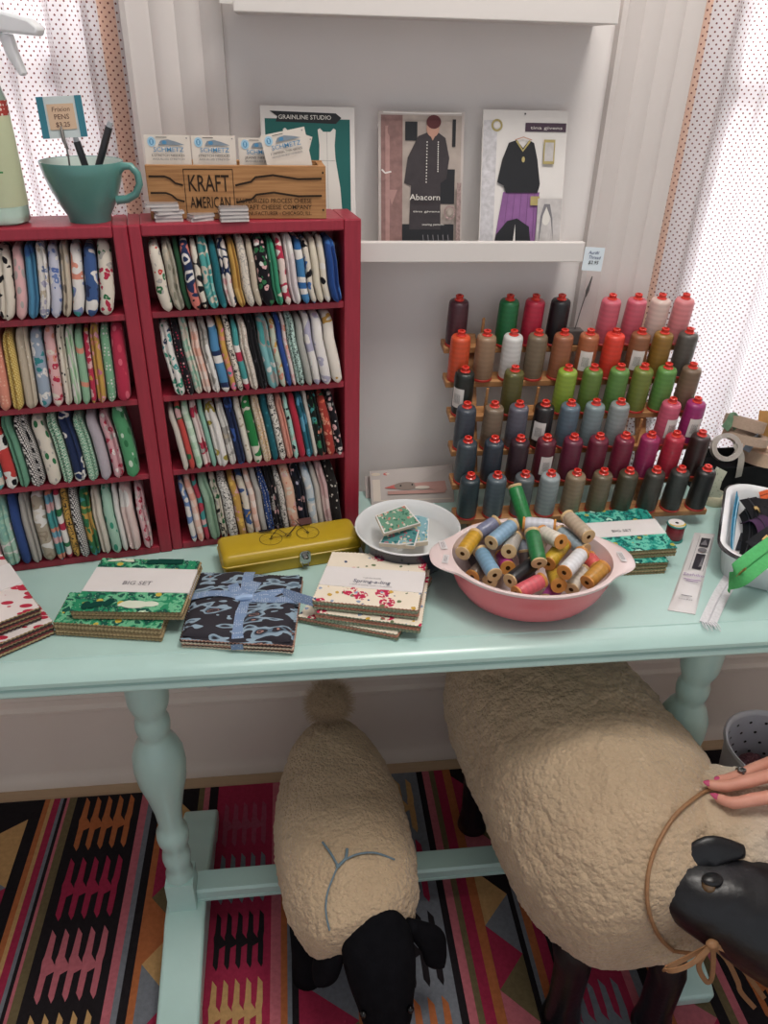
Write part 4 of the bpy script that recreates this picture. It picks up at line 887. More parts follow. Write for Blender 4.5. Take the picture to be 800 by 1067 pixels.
for sx, (dx, dy, w_, h_, an) in enumerate(((-.129, .022, .010, .022, .12), (-.128, -.014, .009, .022, -.22), (.131, -.002, .009, .026, .05))):
    ca, sa = math.cos(an), math.sin(an)
    ar = Art((dx-ca*w_/2+sa*h_/2, dy-sa*w_/2-ca*h_/2, .0732), (ca, sa, 0), (-sa, ca, 0), lift=.0012)
    ar.rect(0, 0, w_, h_, STK); 
    for q in range(3): ar.rect(w_*(.25+.2*q), h_*.15, w_*(.32+.2*q), h_*.85, GY)
    tag(ar.build('price_sticker', po, local=True), 'small printed sticker')
WOODS = mat('spool_birch', 'D3B588', .55, .3, var=.08, vs=60); WOODO = mat('spool_varnished', 'C98A45', .4, .4, var=.08, vs=60); HOLE = mat('spool_bore', '4A3018', .8, .1, var=0)
_sp = {}
def spool(A, B_, c, desc, where, ends='b', r=.0132, name=True):
    d = (B_-A); L = d.length; q = V((0, 0, 1)).rotation_difference(d.normalized())
    t = thing('thread_spool', '%s thread spool %s' % (desc, where), 'thread spool', A, q.to_euler(), 'thread spools in the pink dish')
    w = WOODS if ends == 'b' else WOODO; key = (round(r, 4), round(L, 4), ends)
    rim = r*.94; E_ = .0042
    for s in (1, -1):
        m = MB(w)
        P = [(.0035, 0), (rim, 0), (r, .0006), (r, .0016), (r*.82, E_), (.0035, E_)] 
        P = [(rr_, z) for rr_, z in P] if s > 0 else [(rr_, L-z) for rr_, z in P[::-1]]
        m.lathe(P, 20, cap=False); m.lathe([(0, .0012), (.0036, .0012), (.0036, .0005), (.0033, .0001)] if s > 0 else [(.0033, L-.0001), (.0036, L-.0005), (.0036, L-.0012), (0, L-.0012)], 12, HOLE, cap=False)
        m.build('wooden_end', t, local=True, ang=40)
    MB(thread_mat(c)).lathe([(r*.82, .0036), (r*.94, .0062), (r*.98, .010), (r*.98, L-.010), (r*.94, L-.0062), (r*.82, L-.0036)], 22).build('thread', t, local=True, ang=50)
    return t
# (end A, end B) in the picture, height of the axis over the dish bottom at each end, colour
H0 = TZ
SPOOLS = [
 ((500,562),(473,586),.076,.070,'C99A22','mustard','lying on the left rim side','b'),
 ((507,545),(487,558),.068,.058,'7E84A0','lilac grey','behind the mustard one','b'),
 ((475,560),(470,578),.070,.030,'2A2228','dark plum','with its pale end up at the far left','b'),
 ((531,532),(508,558),.076,.060,'137A3C','leaning emerald green','at the back left','b'),
 ((539,517),(551,546),.107,.066,'0F7A3A','steeply tilted green','standing highest at the back','b'),
 ((541,546),(510,572),.088,.082,'86A9C4','pale blue','on top of the pile','b'),
 ((503,577),(518,602),.064,.062,'7DA6C4','sky blue','pointing to the front rim','b'),
 ((500,585),(487,596),.042,.040,'6E5F54','taupe','at the front left','o'),
 ((534,575),(540,560),.074,.064,'B9B4AC','stone grey','with a paper label on its end','b'),
 ((553,587),(530,604),.066,.064,'16161D','black','at the front','b'),
 ((566,600),(545,611),.066,.062,'D85F6A','coral pink','at the front rim','o'),
 ((577,597),(568,610),.050,.050,'B0479A','magenta','beside the coral one','b'),
 ((559,564),(566,595),.086,.070,'17713A','forest green','upright in the middle','b'),
 ((588,574),(574,592),.068,.064,'C3A024','yellow','right of the forest green one','o'),
 ((606,580),(587,601),.078,.076,'DFE0E4','bright white','in front on the right','o'),
 ((611,590),(603,604),.062,.058,'E2DACB','cream','between white and gold spools','b'),
 ((630,593),(612,604),.066,.060,'BC8634','gold','at the right front','o'),
 ((629,588),(611,578),.066,.066,'D95A58','red coral','at the right wall','o'),
 ((607,573),(575,549),.074,.074,'9FB3BE','grey blue','slanting at the right','b'),
 ((614,566),(586,539),.088,.090,'BBA994','long beige','at the back right','b'),
 ((574,553),(550,551),.080,.078,'CFD2DC','white','with varnished ends at the back','o'),
 ((580,564),(566,557),.098,.090,'E4DDD0','ivory','with a wide varnished end','o'),
 ((583,610),(578,596),.058,.050,'C9A23A','ochre','end-on at the front rim','o'),
 ((546,557),(553,573),.060,.052,'6C7480','slate','between blue and green spools','b'),
 ((527,589),(522,578),.058,.048,'A8327E','fuchsia','with an orange end in the middle','o'),
 ((561,543),(557,556),.076,.060,'D8CDB8','sand','at the back by the tall green','b'),
 ((547,573),(548,588),.066,.050,'5A4A48','brown','beside the black one','b'),
 ((505,598),(512,585),.034,.030,'A89030','olive gold','deep at the front left','b')]
caps = []
for (a, b, za, zb2, c, d1, d2, e) in SPOOLS:
    A, B_ = atz(*a, H0+za), atz(*b, H0+zb2); dd = B_-A
    Lw = min(max(dd.length*1.2, .050), .060); m_ = (A+B_)/2
    if dd.length < .03: A = A; B_ = A+dd.normalized()*Lw
    else: A, B_ = m_-dd.normalized()*Lw/2, m_+dd.normalized()*Lw/2
    caps.append([A, B_])
def segdist(p1, q1, p2, q2):
    d1, d2, r = q1-p1, q2-p2, p1-p2; a, e, f = d1.dot(d1), d2.dot(d2), d2.dot(r); c = d1.dot(r); b = d1.dot(d2); den = a*e-b*b
    s = max(0, min(1, (b*f-c*e)/den)) if den > 1e-12 else 0
    t = (b*s+f)/e
    if t < 0: t = 0; s = max(0, min(1, -c/a))
    elif t > 1: t = 1; s = max(0, min(1, (b-c)/a))
    P, Q = p1+d1*s, p2+d2*t; return P, Q
# let the pile settle: touching spools push each other apart, walls and floor of the dish push back
RS = .0114
cr, sr = math.cos(-ROT), math.sin(-ROT)
inn = [(.5, .005), (.66, .0075), (.80, .020), (.885, .040), (.93, .060), (.955, .0725)]
for it in range(160):
    for i in range(len(caps)):
        for j in range(i):
            P, Q = segdist(*caps[i], *caps[j]); d = P-Q; L = d.length
            if L < 2*RS:
                n_ = d/L if L > 1e-6 else V((0, 0, 1)); mv = n_*(2*RS-L)*.5*.5
                for p in (0, 1): caps[i][p] = caps[i][p]+mv; caps[j][p] = caps[j][p]-mv
        for p in (0, 1):
            q = caps[i][p]; lx_, ly_ = (q.x-cp.x), (q.y-cp.y); x, y = lx_*cr-ly_*sr, lx_*sr+ly_*cr; hz = q.z-TZ
            fr_ = .5
            for (f0, h0), (f1, h1) in zip(inn, inn[1:]):
                if hz-.004 > h0: fr_ = f0+(f1-f0)*min(1, (hz-.004-h0)/(h1-h0))
            if hz < .082:
                lim = fr_-.0122/RX; e = math.hypot(x/RX, y/RY)
                if e > lim: s = 1-(e-lim)/e*.5; x *= s; y *= s
                q = V((cp.x+x*cr+y*sr, cp.y-x*sr+y*cr, q.z))
            if q.z < TZ+.0205: q = V((q.x, q.y, TZ+.0205))
            caps[i][p] = q
for (a, b, za, zb2, c, d1, d2, e), (A, B_) in zip(SPOOLS, caps):
    spool(A, B_, c, d1, d2, e, r=.0116)

# ------------------------------------------------------------------ small red spool, packet
p0 = atz(704, 566, TZ); p0.y += .012; sc = 800/1.22
t = thing('sewing_thread_spool', 'small dark red spool of thread with a white top by the teal bundles', 'thread spool', (p0.x, p0.y, TZ))
MB(thread_mat('8A1F2C')).lathe([(.0128, .0042), (.0145, .007), (.0145, .026), (.0128, .029)], 28).build('thread', t, local=True)
MB(mat('teal_plastic', '3B8C84', .35)).lathe([(.0150, .0003), (.0158, .001), (.0158, .003), (.0128, .0043)], 28).build('lower_flange', t, local=True)
MB(mat('teal_plastic', '3B8C84', .35)).lathe([(.0128, .0288), (.0158, .030), (.0158, .0318), (.0152, .0322), (.0146, .0322)], 28).build('upper_flange', t, local=True)
ar = Art((0, 0, .0323), (1, 0, 0), (0, 1, 0), lift=.0001); ar.ell(0, 0, .0140, .0140, PAPER, 28); ar.ell(0, -.004, .0138, .0075, mat('yellow_print', 'D9B84A', .6, var=0), 28); ar.ell(0, -.001, .0120, .0075, PAPER); ar.ell(0, 0, .003, .003, BLACK); ar.build('top_label', t, local=True)
Q = quad_px([(696, 633.5), (725, 638), (745.5, 554.5), (724, 553)], TZ+.005)
t = thing('needle_packet', 'long white zip packet with black picture panels, lying right of the pink dish', 'packet', sum(Q, V())/4); t.location.z = TZ
CLP = mat('clear_packet_film', 'D9D6D6', .18, .5, var=.02, coat=.5)
mb = MB(CLP); U_ = Q[1]-Q[0]; W_ = Q[3]-Q[0]
for k in range(13):
    b = k/12; 
    for a in (0, .08, .5, .92, 1):
        p = bilerp(Q, a, b); th = .0045*(1-math.exp(-min(b, 1-b)*16))*(1-math.exp(-min(a, 1-a)*14))+.0008; mb.v.append(V((p.x, p.y, TZ+.0005+th)))
for k in range(12):
    for i in range(4): mb.f.append([k*5+i, k*5+i+1, (k+1)*5+i+1, (k+1)*5+i]); mb.fm.append(mb._mi(CLP))
n = len(mb.v); mb.v += [V((p.x, p.y, TZ+.0003)) for p in mb.v[:n]]; nf = len(mb.f)
for f in mb.f[:nf]: mb.f.append([n+i for i in f[::-1]]); mb.fm.append(0)
rim = [0, 1, 2, 3]+[4+5*k for k in range(12)]+[64, 63, 62, 61]+[60-5*k for k in range(12)]
for k in range(len(rim)): mb.f.append([rim[k], n+rim[k], n+rim[(k+1) % len(rim)], rim[(k+1) % len(rim)]]); mb.fm.append(0)
mb.build('pouch', t, fix=True)
W1, L1 = U_.length, W_.length
ar = Art(V((Q[0].x, Q[0].y, TZ+.0064)), U_, W_, lift=.0003, skew=True); MAU = mat('mauve_ink', '8C6FA0', .6, var=0); DKP = mat('dark_photo_print', '2A2730', .4, var=0)
ar.line([(W1*.27, L1*.46), (W1*.80, L1*.46), (W1*.80, L1*.93), (W1*.27, L1*.93)], .0006, GY, True)
ar.rect(W1*.36, L1*.48, W1*.72, L1*.68, DKP).rect(W1*.36, L1*.78, W1*.72, L1*.90, DKP).ell(W1*.54, L1*.73, W1*.18, L1*.03, GY)
ar.poly([(W1*.40, L1*.80), (W1*.68, L1*.80), (W1*.54, L1*.88)], GY).poly([(W1*.58, L1*.50), (W1*.70, L1*.52), (W1*.66, L1*.66)], GY)
ar.text('Sashiko', W1*.52, L1*.385, MAU, w=W1*.8).rect(W1*.2, L1*.335, W1*.85, L1*.343, MAU).rect(W1*.3, L1*.315, W1*.75, L1*.322, MAU)
ar.rect(W1*.30, L1*.14, W1*.70, L1*.15, GY).text('needles', W1*.5, L1*.095, GY, w=W1*.5)
ar.build('printed_insert', t)

# ------------------------------------------------------------------ folded picture towels leaning on the wall behind the bowl
FILM = mat('cello_wrap', 'B9B0AC', .45, .3, var=.03)
def lean_card(name, lab, cat, pxq, yb, yt, th, m, zb):
    """pxq = TL, TR px of the upper corners; foot at depth yb height zb, head at depth yt"""
    TL, TR = aty(*pxq[0], yt), aty(*pxq[1], yt); d = (TR-TL).normalized()
    BL, BR = V((TL.x, yb, zb)), V((TR.x, yb, zb))
    n = (TR-TL).cross(BL-TL).normalized()
    if n.y < 0: n = -n
    t = thing(name, lab, cat, (BL+BR)/2)
    MB(m).add([BL, BR, TR, TL]+[p+n*th for p in (BL, BR, TR, TL)], [(0,1,2,3),(7,6,5,4),(0,4,5,1),(1,5,6,2),(2,6,7,3),(3,7,4,0)]).build('sheet', t, smooth=False)
    return t, BL, BR-BL, TL-BL
t, o, u, w_ = lean_card('folded_towel_packet', 'wrapped picture towel packet standing behind, half hidden, by the red bookcase', 'packet', [(380, 496), (462, 491)], -.060, -.034, .005, FILM, TZ+.0005)
t, o, u, w_ = lean_card('folded_towel_packet', 'wrapped folded towel with a printed toy creature, behind the white bowl', 'packet', [(385, 491), (471, 484)], -.085, -.044, .006, FILM, TZ+.0005)
W1, H1 = u.length, w_.length; ar = Art(o, u, w_, lift=.0005); PKD = mat('print_dusty_pink', 'B98E86', .6, var=.03); TAN3 = mat('print_taupe', '8F7F76', .6, var=.03); CRM = mat('print_cream', 'D3C8BC', .6, var=.02); RDP = mat('print_coral', 'C4605A', .6, var=0)
ar.rect(.004, H1*.10, W1-.004, H1*.74, CRM); 
for q in range(7):
    c = [CRE, RDP, CRE, TANE, CRE, BLACK, PEACHE][q]; ar.ell(W1*(.07+.145*q), H1*.895, W1*.055, H1*.045, c); ar.ell(W1*(.07+.145*q), H1*.90, W1*.030, H1*.02, CRM)
ar.poly([(W1*.16, H1*.48), (W1*.32, H1*.59), (W1*.32, H1*.44)], RDP).ell(W1*.43, H1*.52, W1*.15, H1*.115, TAN3).poly([(W1*.52, H1*.60), (W1*.90, H1*.64), (W1*.92, H1*.35), (W1*.55, H1*.44)], PKD).rect(W1*.2, H1*.28, W1*.9, H1*.38, PKD)
ar.ell(W1*.36, H1*.53, .0016, .0016, BLACK).ell(W1*.50, H1*.55, .0016, .0016, BLACK).ell(W1*.62, H1*.46, W1*.09, H1*.05, CRM)
ar.build('printed_picture', t)
# ------------------------------------------------------------------ on top of the bookcases
ZC = ZT
def on_top(px, py, dep): p = atp(px, py, A0+EN*dep, EN); return V((p.x, p.y, ZC))
TEAL = mat('teal_glaze', '558A84', .28, .5, var=.05, vs=18, coat=.4); TEALI = mat('pale_glaze', 'C9D6D0', .3, .5, var=.02)
m0 = on_top(93, 229, .010)+EN*.026; 
mug = thing('mug', 'wide teal coffee mug holding pens and a price card, on the left bookcase', 'mug', m0, -.15)
MB(TEAL).lathe([(0, .0006), (.022, .0006), (.0255, .0), (.0262, .003), (.0275, .008), (.035, .022), (.0425, .040), (.0475, .056), (.0505, .0705), (.0500, .0715), (.0488, .0708)], 48, cap=False).build('cup', mug, local=True, ang=60)
MB(TEALI).lathe([(.0488, .0708), (.0455, .056), (.0405, .040), (.033, .023), (.024, .008), (0, .006)], 48, cap=False).build('inner_glaze', mug, local=True, ang=60)
MB(TEAL).tube([(.0440, 0, .060), (.052, 0, .0665), (.062, 0, .0665), (.0695, 0, .058), (.0705, 0, .046), (.064, 0, .034), (.052, 0, .0275), (.0385, 0, .026)], [.0058, .005, .0046, .0045, .0045, .0047, .005, .0055], 12).build('handle', mug, local=True, ang=60)
PENB = mat('black_pen_barrel', '1F2127', .3, .5, var=0, coat=.3); PENT = mat('pen_tip_grey', '9BA0A5', .4, .5, var=0)
def pen(lab, tip_px, dy, rest):
    tp = aty(*tip_px, m0.y+dy); bs = m0+V(rest); d = (bs-tp).normalized(); L = (bs-tp).length
    t = thing('pen', lab, 'pen', bs, 0, 'pens in the teal mug')
    MB(PENB).tube([bs, tp+d*.006], [.0042, .0045], 14).build('barrel', t)
    MB(PENT).tube([tp+d*.0062, tp], [.0038, .0028], 14).build('cap_end', t)
pen('tall black pen leaning right in the teal mug', (115, 127), -.004, (-.004, 0, .010))
pen('short black pen behind the price card in the teal mug', (78, 142), .010, (.012, .012, .010))
# price card on a wire clip
cp_ = aty(64.5, 122, m0.y-.012); CARDG = mat('grey_card', 'B5BFC0', .6, var=.02); CARDT = mat('teal_card_edge', '2F6F80', .6, var=.02); KRA = mat('kraft_card', 'C0A58C', .7, var=.03)
t = thing('price_card', 'small teal-edged price card on a wire clip standing in the mug', 'price card', m0+V((-.014, -.012, .010)))
u = (aty(84, 122, m0.y-.010)-aty(46, 124, m0.y-.014)).normalized(); w_ = (aty(61, 104, m0.y-.006)-aty(70, 142, m0.y-.018)).normalized()
mb, P = card(cp_, u, w_, .052, .046, .0008, CARDG); mb.build('card', t, smooth=False)
W1 = .052; a = Art(P[0], P[1]-P[0], P[3]-P[0])
a.rect(0, 0, .008, .046, CARDT).rect(.044, 0, .052, .046, CARDT).rect(.0105, .009, .0415, .0375, KRA)
DK = mat('brown_ink', '5A4038', .6, var=0)
a.text('Frixion', .026, .0290, DK, .0052, slant=.15).text('PENS', .026, .0205, DK, .0055).text('$3.25', .026, .0120, DK, .0052).build('lettering', t)
MB(STEEL).tube([m0+V((-.014, -.012, .010)), cp_-w_*.045+V((-.003, -.002, 0)), cp_-w_*.014+V((-.002, -.003, 0))], .0011, 8).build('wire', t)
MB(STEEL).tube([cp_-w_*.036+V((-.001, -.004, 0)), cp_-w_*.026+V((-.003, -.005, 0)), cp_-w_*.010+V((-.003, -.003, 0))], [.0015, .0024, .001], 8).build('clip', t)
# spray bottle
b0 = on_top(-1, 229, .012)+EN*.026
sb = thing('spray_bottle', 'clear spray bottle with green label and red dotted band at the left edge', 'bottle', b0, -.25)
GL = mat('mint_clear_plastic', 'BFDCCB', .12, .5, var=0, coat=.5, trans=.55); LBLG = mat('sage_label', 'B9C0A0', .5, .3, var=.05, vs=20); WPL = mat('white_plastic', 'F4F7FA', .3, .5, var=0, trans=.3)
MB(GL).lathe([(0, .001), (.030, .0005), (.0345, .004), (.0350, .012), (.0345, .10), (.0335, .140), (.029, .156), (.018, .166), (.0125, .170), (.0125, .176)], 36, sy=.86).build('bottle_body', sb, local=True, ang=60)
MB(LBLG).lathe([(.0354, .022), (.0350, .10), (.0343, .122)], 36, sy=.86, cap=False).build('label', sb, local=True, ang=60)
RB = fab('dots', 'B8392E', 'E8D8CC', s=.9)
MB(RB).lathe([(.0344, .1222), (.0340, .138)], 36, sy=.86, cap=False).build('dotted_band', sb, local=True, ang=60)
MB(WPL).lathe([(.015, .172), (.015, .186), (.013, .190), (.009, .194), (.009, .200)], 28).build('collar', sb, local=True, ang=50)
hd = MB(WPL); prof_ = [(-.030, .198), (-.034, .214), (-.028, .230), (.012, .236), (.034, .231), (.088, .219), (.098, .211), (.094, .203), (.050, .206), (.014, .198)]
hd.prism([(x, z) for x, z in prof_], -.0095, .0095, M=Matrix.Rotation(PI/2, 4, 'X')); hd.build('spray_head', sb, local=True, bevel=.003, ang=40)
MB(WPL).prism([(.046, .2055), (.060, .2045), (.062, .190), (.068, .166), (.064, .163), (.052, .182)], -.0055, .0055, M=Matrix.Rotation(PI/2, 4, 'X')).build('trigger', sb, local=True, bevel=.0015)
GIN = mat('green_ink', '3F8A50', .5, var=0)
a = Art((.010, -.0312, .070), (1, .22, 0), (0, 0, 1), lift=.0012); a.text('S', .010, .004, GIN, .017).rect(-.004, -.008, .022, -.006, GIN); a.build('lettering', sb, local=True)
# wooden cheese crate, parallel to the wall
CL, CR_ = atz(157.5, 229, ZC), atz(340, 228.3, ZC); CR_ = V((CR_.x, CL.y, ZC)) if False else CR_
cu = (CR_-CL).normalized(); cn = V((-cu.y, cu.x, 0)); CW = (CR_-CL).length; CH = aty(248, 172.5, (CL.y+CR_.y)/2).z-ZC
crate = thing('wooden_crate', 'long wooden cheese crate with black stencilled lettering on the right bookcase', 'crate', CL, math.atan2(cu.y, cu.x))
CRW = NT('crate_pine'); v = CRW.coord(); nz = CRW.noise(CRW.scale(v, (5, 5, 90)), 3, 5); CRW.base(CRW.ramp(nz, [(.25, lin('8A5D38')), (.5, lin('A97A4C')), (.8, lin('B98A5C'))], False)); CRW.set(Roughness=.65); CRW.bump(nz, .2, .001); CRW = CRW.m
DPT = .062
def cb_(name, lo, hi): return MB(CRW).box(lo, hi).build(name, crate, local=True, smooth=False, bevel=.0008)
front = cb_('front_board', (0, 0, .0005), (CW, .007, CH)); cb_('back_board', (0, DPT-.007, .0005), (CW, DPT, CH)); cb_('end_board', (0, .0072, .0005), (.009, DPT-.0072, CH-.001)); cb_('end_board', (CW-.009, .0072, .0005), (CW, DPT-.0072, CH-.001)); cb_('bottom_board', (.0092, .0072, .0005), (CW-.0092, DPT-.0072, .006))
a = Art((0, 0, 0), (1, 0, 0), (0, 0, 1), lift=.0002); ST = mat('stencil_black', '33271E', .75, .2, var=.1, vs=80)
def X_(f): return CW*f
fx0, fx1, fz0, fz1 = .205, .475, .12, .93
a.line([(X_(fx0), CH*fz0), (X_(fx1), CH*fz0), (X_(fx1), CH*fz1), (X_(fx0), CH*fz1)], .0013, ST, True)
a.text('KRAFT', X_((fx0+fx1)/2), CH*.53, ST, CH*.30, w=X_(.225)).text('AMERICAN', X_((fx0+fx1)/2), CH*.22, ST, CH*.21, w=X_(.225))
for zz in (.80, .50): a.line([(X_(.015), CH*zz), (X_(.10), CH*zz), (X_(.13), CH*(zz-.04)), (X_(.155), CH*(zz-.12)), (X_(fx0-.008), CH*(zz-.16))], .0024, ST)
for zz in (.66, .34):
    a.line([(X_(fx1+.01), CH*(zz-.02)), (X_(.575), CH*(zz+.05)), (X_(.60), CH*(zz+.13)), (X_(.70), CH*(zz+.17)), (X_(.84), CH*(zz+.10)), (X_(.975), CH*(zz+.11))], .0026, ST)
a.text('PASTEURIZED PROCESS CHEESE', X_(.70), CH*.315, ST, CH*.085, w=X_(.43)).text('KRAFT CHEESE COMPANY', X_(.715), CH*.195, ST, CH*.085, w=X_(.40)).text('MANUFACTURER - CHICAGO, ILL.', X_(.715), CH*.085, ST, CH*.07, w=X_(.40))
for q in (.10, .8): a.ell(X_(.982), CH*(q+.08), .0012, .0016, ST)
a.build('stencil', front, local=True)
# needle cards standing in the crate
NC = mat('needle_card_cream', 'D6CDC3', .35, .4, var=.02, coat=.2); BLU = mat('logo_blue', '4A86B0', .5, var=0); LBL_ = mat('logo_pale_blue', '9CC3DA', .5, var=0); FSH = mat('needle_window', '7F8C98', .25, .5, var=.1, vs=90)
def needle_card(lab, x0, x1, top, dy, rot=0, lines=('STRETCH NEEDLES',)):
    w = x1-x0; H = .055; o = CL+cu*x0+cn*dy; R_ = Matrix.Rotation(rot, 3, -cn)
    t = thing('needle_card', lab, 'needle packet', o+V((0, 0, .007)), 0, 'needle cards in the wooden crate')
    uu = Matrix.Rotation(-rot, 3, cn) @ cu; ww = (Matrix.Rotation(-rot, 3, cn) @ V((0, 0, 1)))
    ww = (ww-cn*(-.10)).normalized()
    top_c = o+cu*(w/2)+V((0, 0, CH+top)); c = top_c-ww*H/2
    mb, P = card(c, uu, ww, w, H, .0028, NC); mb.build('plastic_card', t, smooth=False)
    a = Art(P[0], P[1]-P[0], P[3]-P[0]); y = H
    a.ell(w*.16, y-.008, .0052, .0058, LBL_).ell(w*.16, y-.008, .0028, .0036, BLU).rect(w*.14, y-.0105, w*.18, y-.0055, LBL_).rect(w*.26, y-.0032, w*.50, y-.0024, BLACK)
    a.poly([(w*.30, y-.0115), (w*.36, y-.0065), (w*.52, y-.0052), (w*.70, y-.0078), (w*.88, y-.0115)], FSH).ell(w*.44, y-.0086, .003, .0022, BLU).ell(w*.93, y-.0035, .0009, .0009, GY)
    a.text('SCHMETZ', w*.52, y-.0195, BLU, .0052, w=w*.66).text(lines[0], w*.5, y-.0250, BLACK, .0026, w=w*.72)
    if len(lines) > 1: a.text(lines[1], w*.5, y-.0292, GY, .0022, w=w*.7)
    a.build('print', t)
S1 = CW/182.0
needle_card('cream needle card at the far left in the wooden crate', S1*1, S1*46, .0335, .016, 0, ('5 STRETCH NEEDLES', 'AIGUILLES STRETCH'))
needle_card('cream needle card second from left in the wooden crate', S1*47, S1*91, .0330, .020, 0, ('STRETCH-NEEDLES', 'AIGUILLES STRETCH'))
needle_card('cream needle card third from left, partly covered, in the crate', S1*94, S1*136, .0300, .030, 0, ('JEANS NEEDLES', 'AIGUILLES JEANS'))
needle_card('cream needle card tilted at the front right of the crate', S1*116, S1*162, .0395, .015, .20, ('5 UNIVERSAL TWIN NEEDLES', 'AIGUILLES DOUBLES UNIVERSELLES'))
needle_card('cream needle card seen almost edge-on behind the tilted one', S1*148, S1*172, .0350, .044, -.30, ('TOPSTITCH',))
# little flat needle cases stacked along the front edge
NCS = mat('grey_needle_case', 'C9C2C0', .25, .5, var=.03, coat=.3); NCT = mat('needle_case_top', 'A09A9A', .2, .5, var=.1, vs=60, coat=.3)
def ncase(lab, px, py, k, w, d, rot, grp, hz=.0042):
    p = atz(px, py, ZC); p = V((p.x, p.y+d/2, ZC+k*(hz+.0003)+.0002)); t = thing('needle_case', lab, 'needle case', p, rot, grp)
    MB(NCS).prism(rr(-w/2, -d/2, w/2, d/2, .002, 3), 0, hz*.55).build('tray', t, local=True, smooth=False)
    MB(NCT).prism(rr(-w/2+.0006, -d/2+.0006, w/2-.0006, d/2-.0006, .002, 3), hz*.56, hz).build('lid', t, local=True, smooth=False)
ww = ['bottom', 'second from bottom', 'middle', 'second from top', 'topmost']
for k, (px, rot) in enumerate(((175, .02), (174.5, .0), (176, .22), (172, -.02), (169, .05))):
    ncase('small grey needle case, %s of the left stack before the crate' % ww[k], px, 231.5, k, .036 if k < 4 else .042, .022, CAB+rot, 'grey needle cases')
for k, (px, rot) in enumerate(((208, .3), (209, .45))): ncase('small grey needle case, %s of the low middle stack before the crate' % ('lower' if k == 0 else 'upper'), px, 231, k, .032, .020, CAB+rot, 'grey needle cases')
w4 = ['bottom', 'second from bottom', 'second from top', 'topmost']
for k, (px, rot) in enumerate(((243.5, .02), (243.5, .0), (243, .04), (243.5, -.01))): ncase('small grey needle case, %s of the right stack before the crate' % w4[k], px, 231.5, k, .038, .022, CAB+rot, 'grey needle cases')

# ------------------------------------------------------------------ pattern envelopes on the ledges
def envelope(lab, pxq, m, th=.004, zb=1.1982, yb=-.066, yt=-.022): return lean_card('pattern_packet', lab, 'sewing pattern', pxq, yb, yt, th, m, zb)
WCD = mat('white_pattern_card', 'DAD6D3', .35, .4, var=.02, coat=.2); GTE = mat('print_deep_teal', '1F5F5C', .5, .3, var=.02); GBK = mat('print_charcoal', '26272B', .5, .3, var=0); DRW = mat('print_offwhite', 'D5D2CC', .5, .3, var=.02)
t, o, u, w_ = envelope('white-bordered teal dress pattern packet standing behind the wooden crate', [(270.5, 109.5), (369, 112)], WCD)
W1, H1 = u.length, w_.length; a = Art(o, u, w_)
a.rect(W1*.045, H1*.02, W1*.95, H1*.915, GTE).poly([(W1*.10, H1*.965), (W1*.80, H1*.955), (W1*.86, H1*.925), (W1*.80, H1*.885), (W1*.16, H1*.895), (W1*.18, H1*.93)], GBK)
a.text('GRAINLINE STUDIO', W1*.47, H1*.912, DRW, H1*.028, w=W1*.56)
def dress(cx, cz, s, m, kx=.70):
    P = [(-.10, .30), (-.075, .31), (-.04, .285), (.04, .285), (.075, .31), (.10, .30), (.085, .19), (.09, .10), (.14, -.12), (.155, -.27), (0, -.30), (-.155, -.27), (-.14, -.12), (-.09, .10), (-.085, .19)]
    a.poly([(cx+x*s*kx, cz+z*s) for x, z in P], m); a.line([(cx, cz+.285*s), (cx, cz-.29*s)], .0004, GY); a.line([(cx-.085*s*kx, cz+.08*s), (cx+.085*s*kx, cz+.08*s)], .0004, GY)
dress(W1*.33, H1*.56, H1*.95, DRW); dress(W1*.70, H1*.56, H1*.95, DRW)
a.text('DRESS', W1*.66, H1*.115, DRW, H1*.03, w=W1*.22).rect(W1*.55, H1*.085, W1*.77, H1*.092, DRW).text('SEWING PATTERN', W1*.66, H1*.05, DRW, H1*.014, w=W1*.36)
a.build('cover_print', t)
# sleeved packet with the dark tunic photo
t, o, u, w_ = envelope('clear-sleeved pattern packet with a dark tunic cover, left on the ledge', [(394, 115.5), (484, 117)], FILM)
W1, H1 = u.length, w_.length; a = Art(o, u, w_)
RW_ = mat('print_rosewood', '8A6A66', .4, .4, var=.15, vs=120); BGP = mat('print_pale_room', 'A89C94', .4, .4, var=.1, vs=60); DRK = mat('print_dark_cloth', '3A3437', .4, .4, var=.1, vs=90); SKN = mat('print_skin', 'B98F7E', .4, .3, var=.03); HRP = mat('print_auburn', '5A2E30', .4, .3, var=.05); LACE = mat('print_lace', '9A8582', .5, .3, var=.3, vs=300)
a.rect(W1*.03, H1*.01, W1*.97, H1*.975, BGP).rect(W1*.03, H1*.01, W1*.28, H1*.975, RW_).rect(W1*.08, H1*.01, W1*.13, H1*.90, mat('print_rose_light', 'A98580', .4, .4, var=.1, vs=120)).ell(W1*.155, H1*.87, W1*.05, H1*.05, RW_)
a.poly([(W1*.10, H1*.45), (W1*.155, H1*.34), (W1*.22, H1*.45)], mat('print_rose_light', 'A98580')).rect(W1*.70, H1*.35, W1*.90, H1*.60, GBK).rect(W1*.86, H1*.76, W1*.90, H1*.95, GBK).rect(W1*.31, H1*.80, W1*.45, H1*.93, GBK)
a.rect(W1*.28, H1*.01, W1*.90, H1*.20, GBK)
a.poly([(W1*.46, H1*.83), (W1*.56, H1*.855), (W1*.70, H1*.855), (W1*.78, H1*.82), (W1*.83, H1*.68), (W1*.80, H1*.53), (W1*.73, H1*.50), (W1*.74, H1*.16), (W1*.36, H1*.16), (W1*.38, H1*.48), (W1*.30, H1*.50), (W1*.34, H1*.68)], DRK)
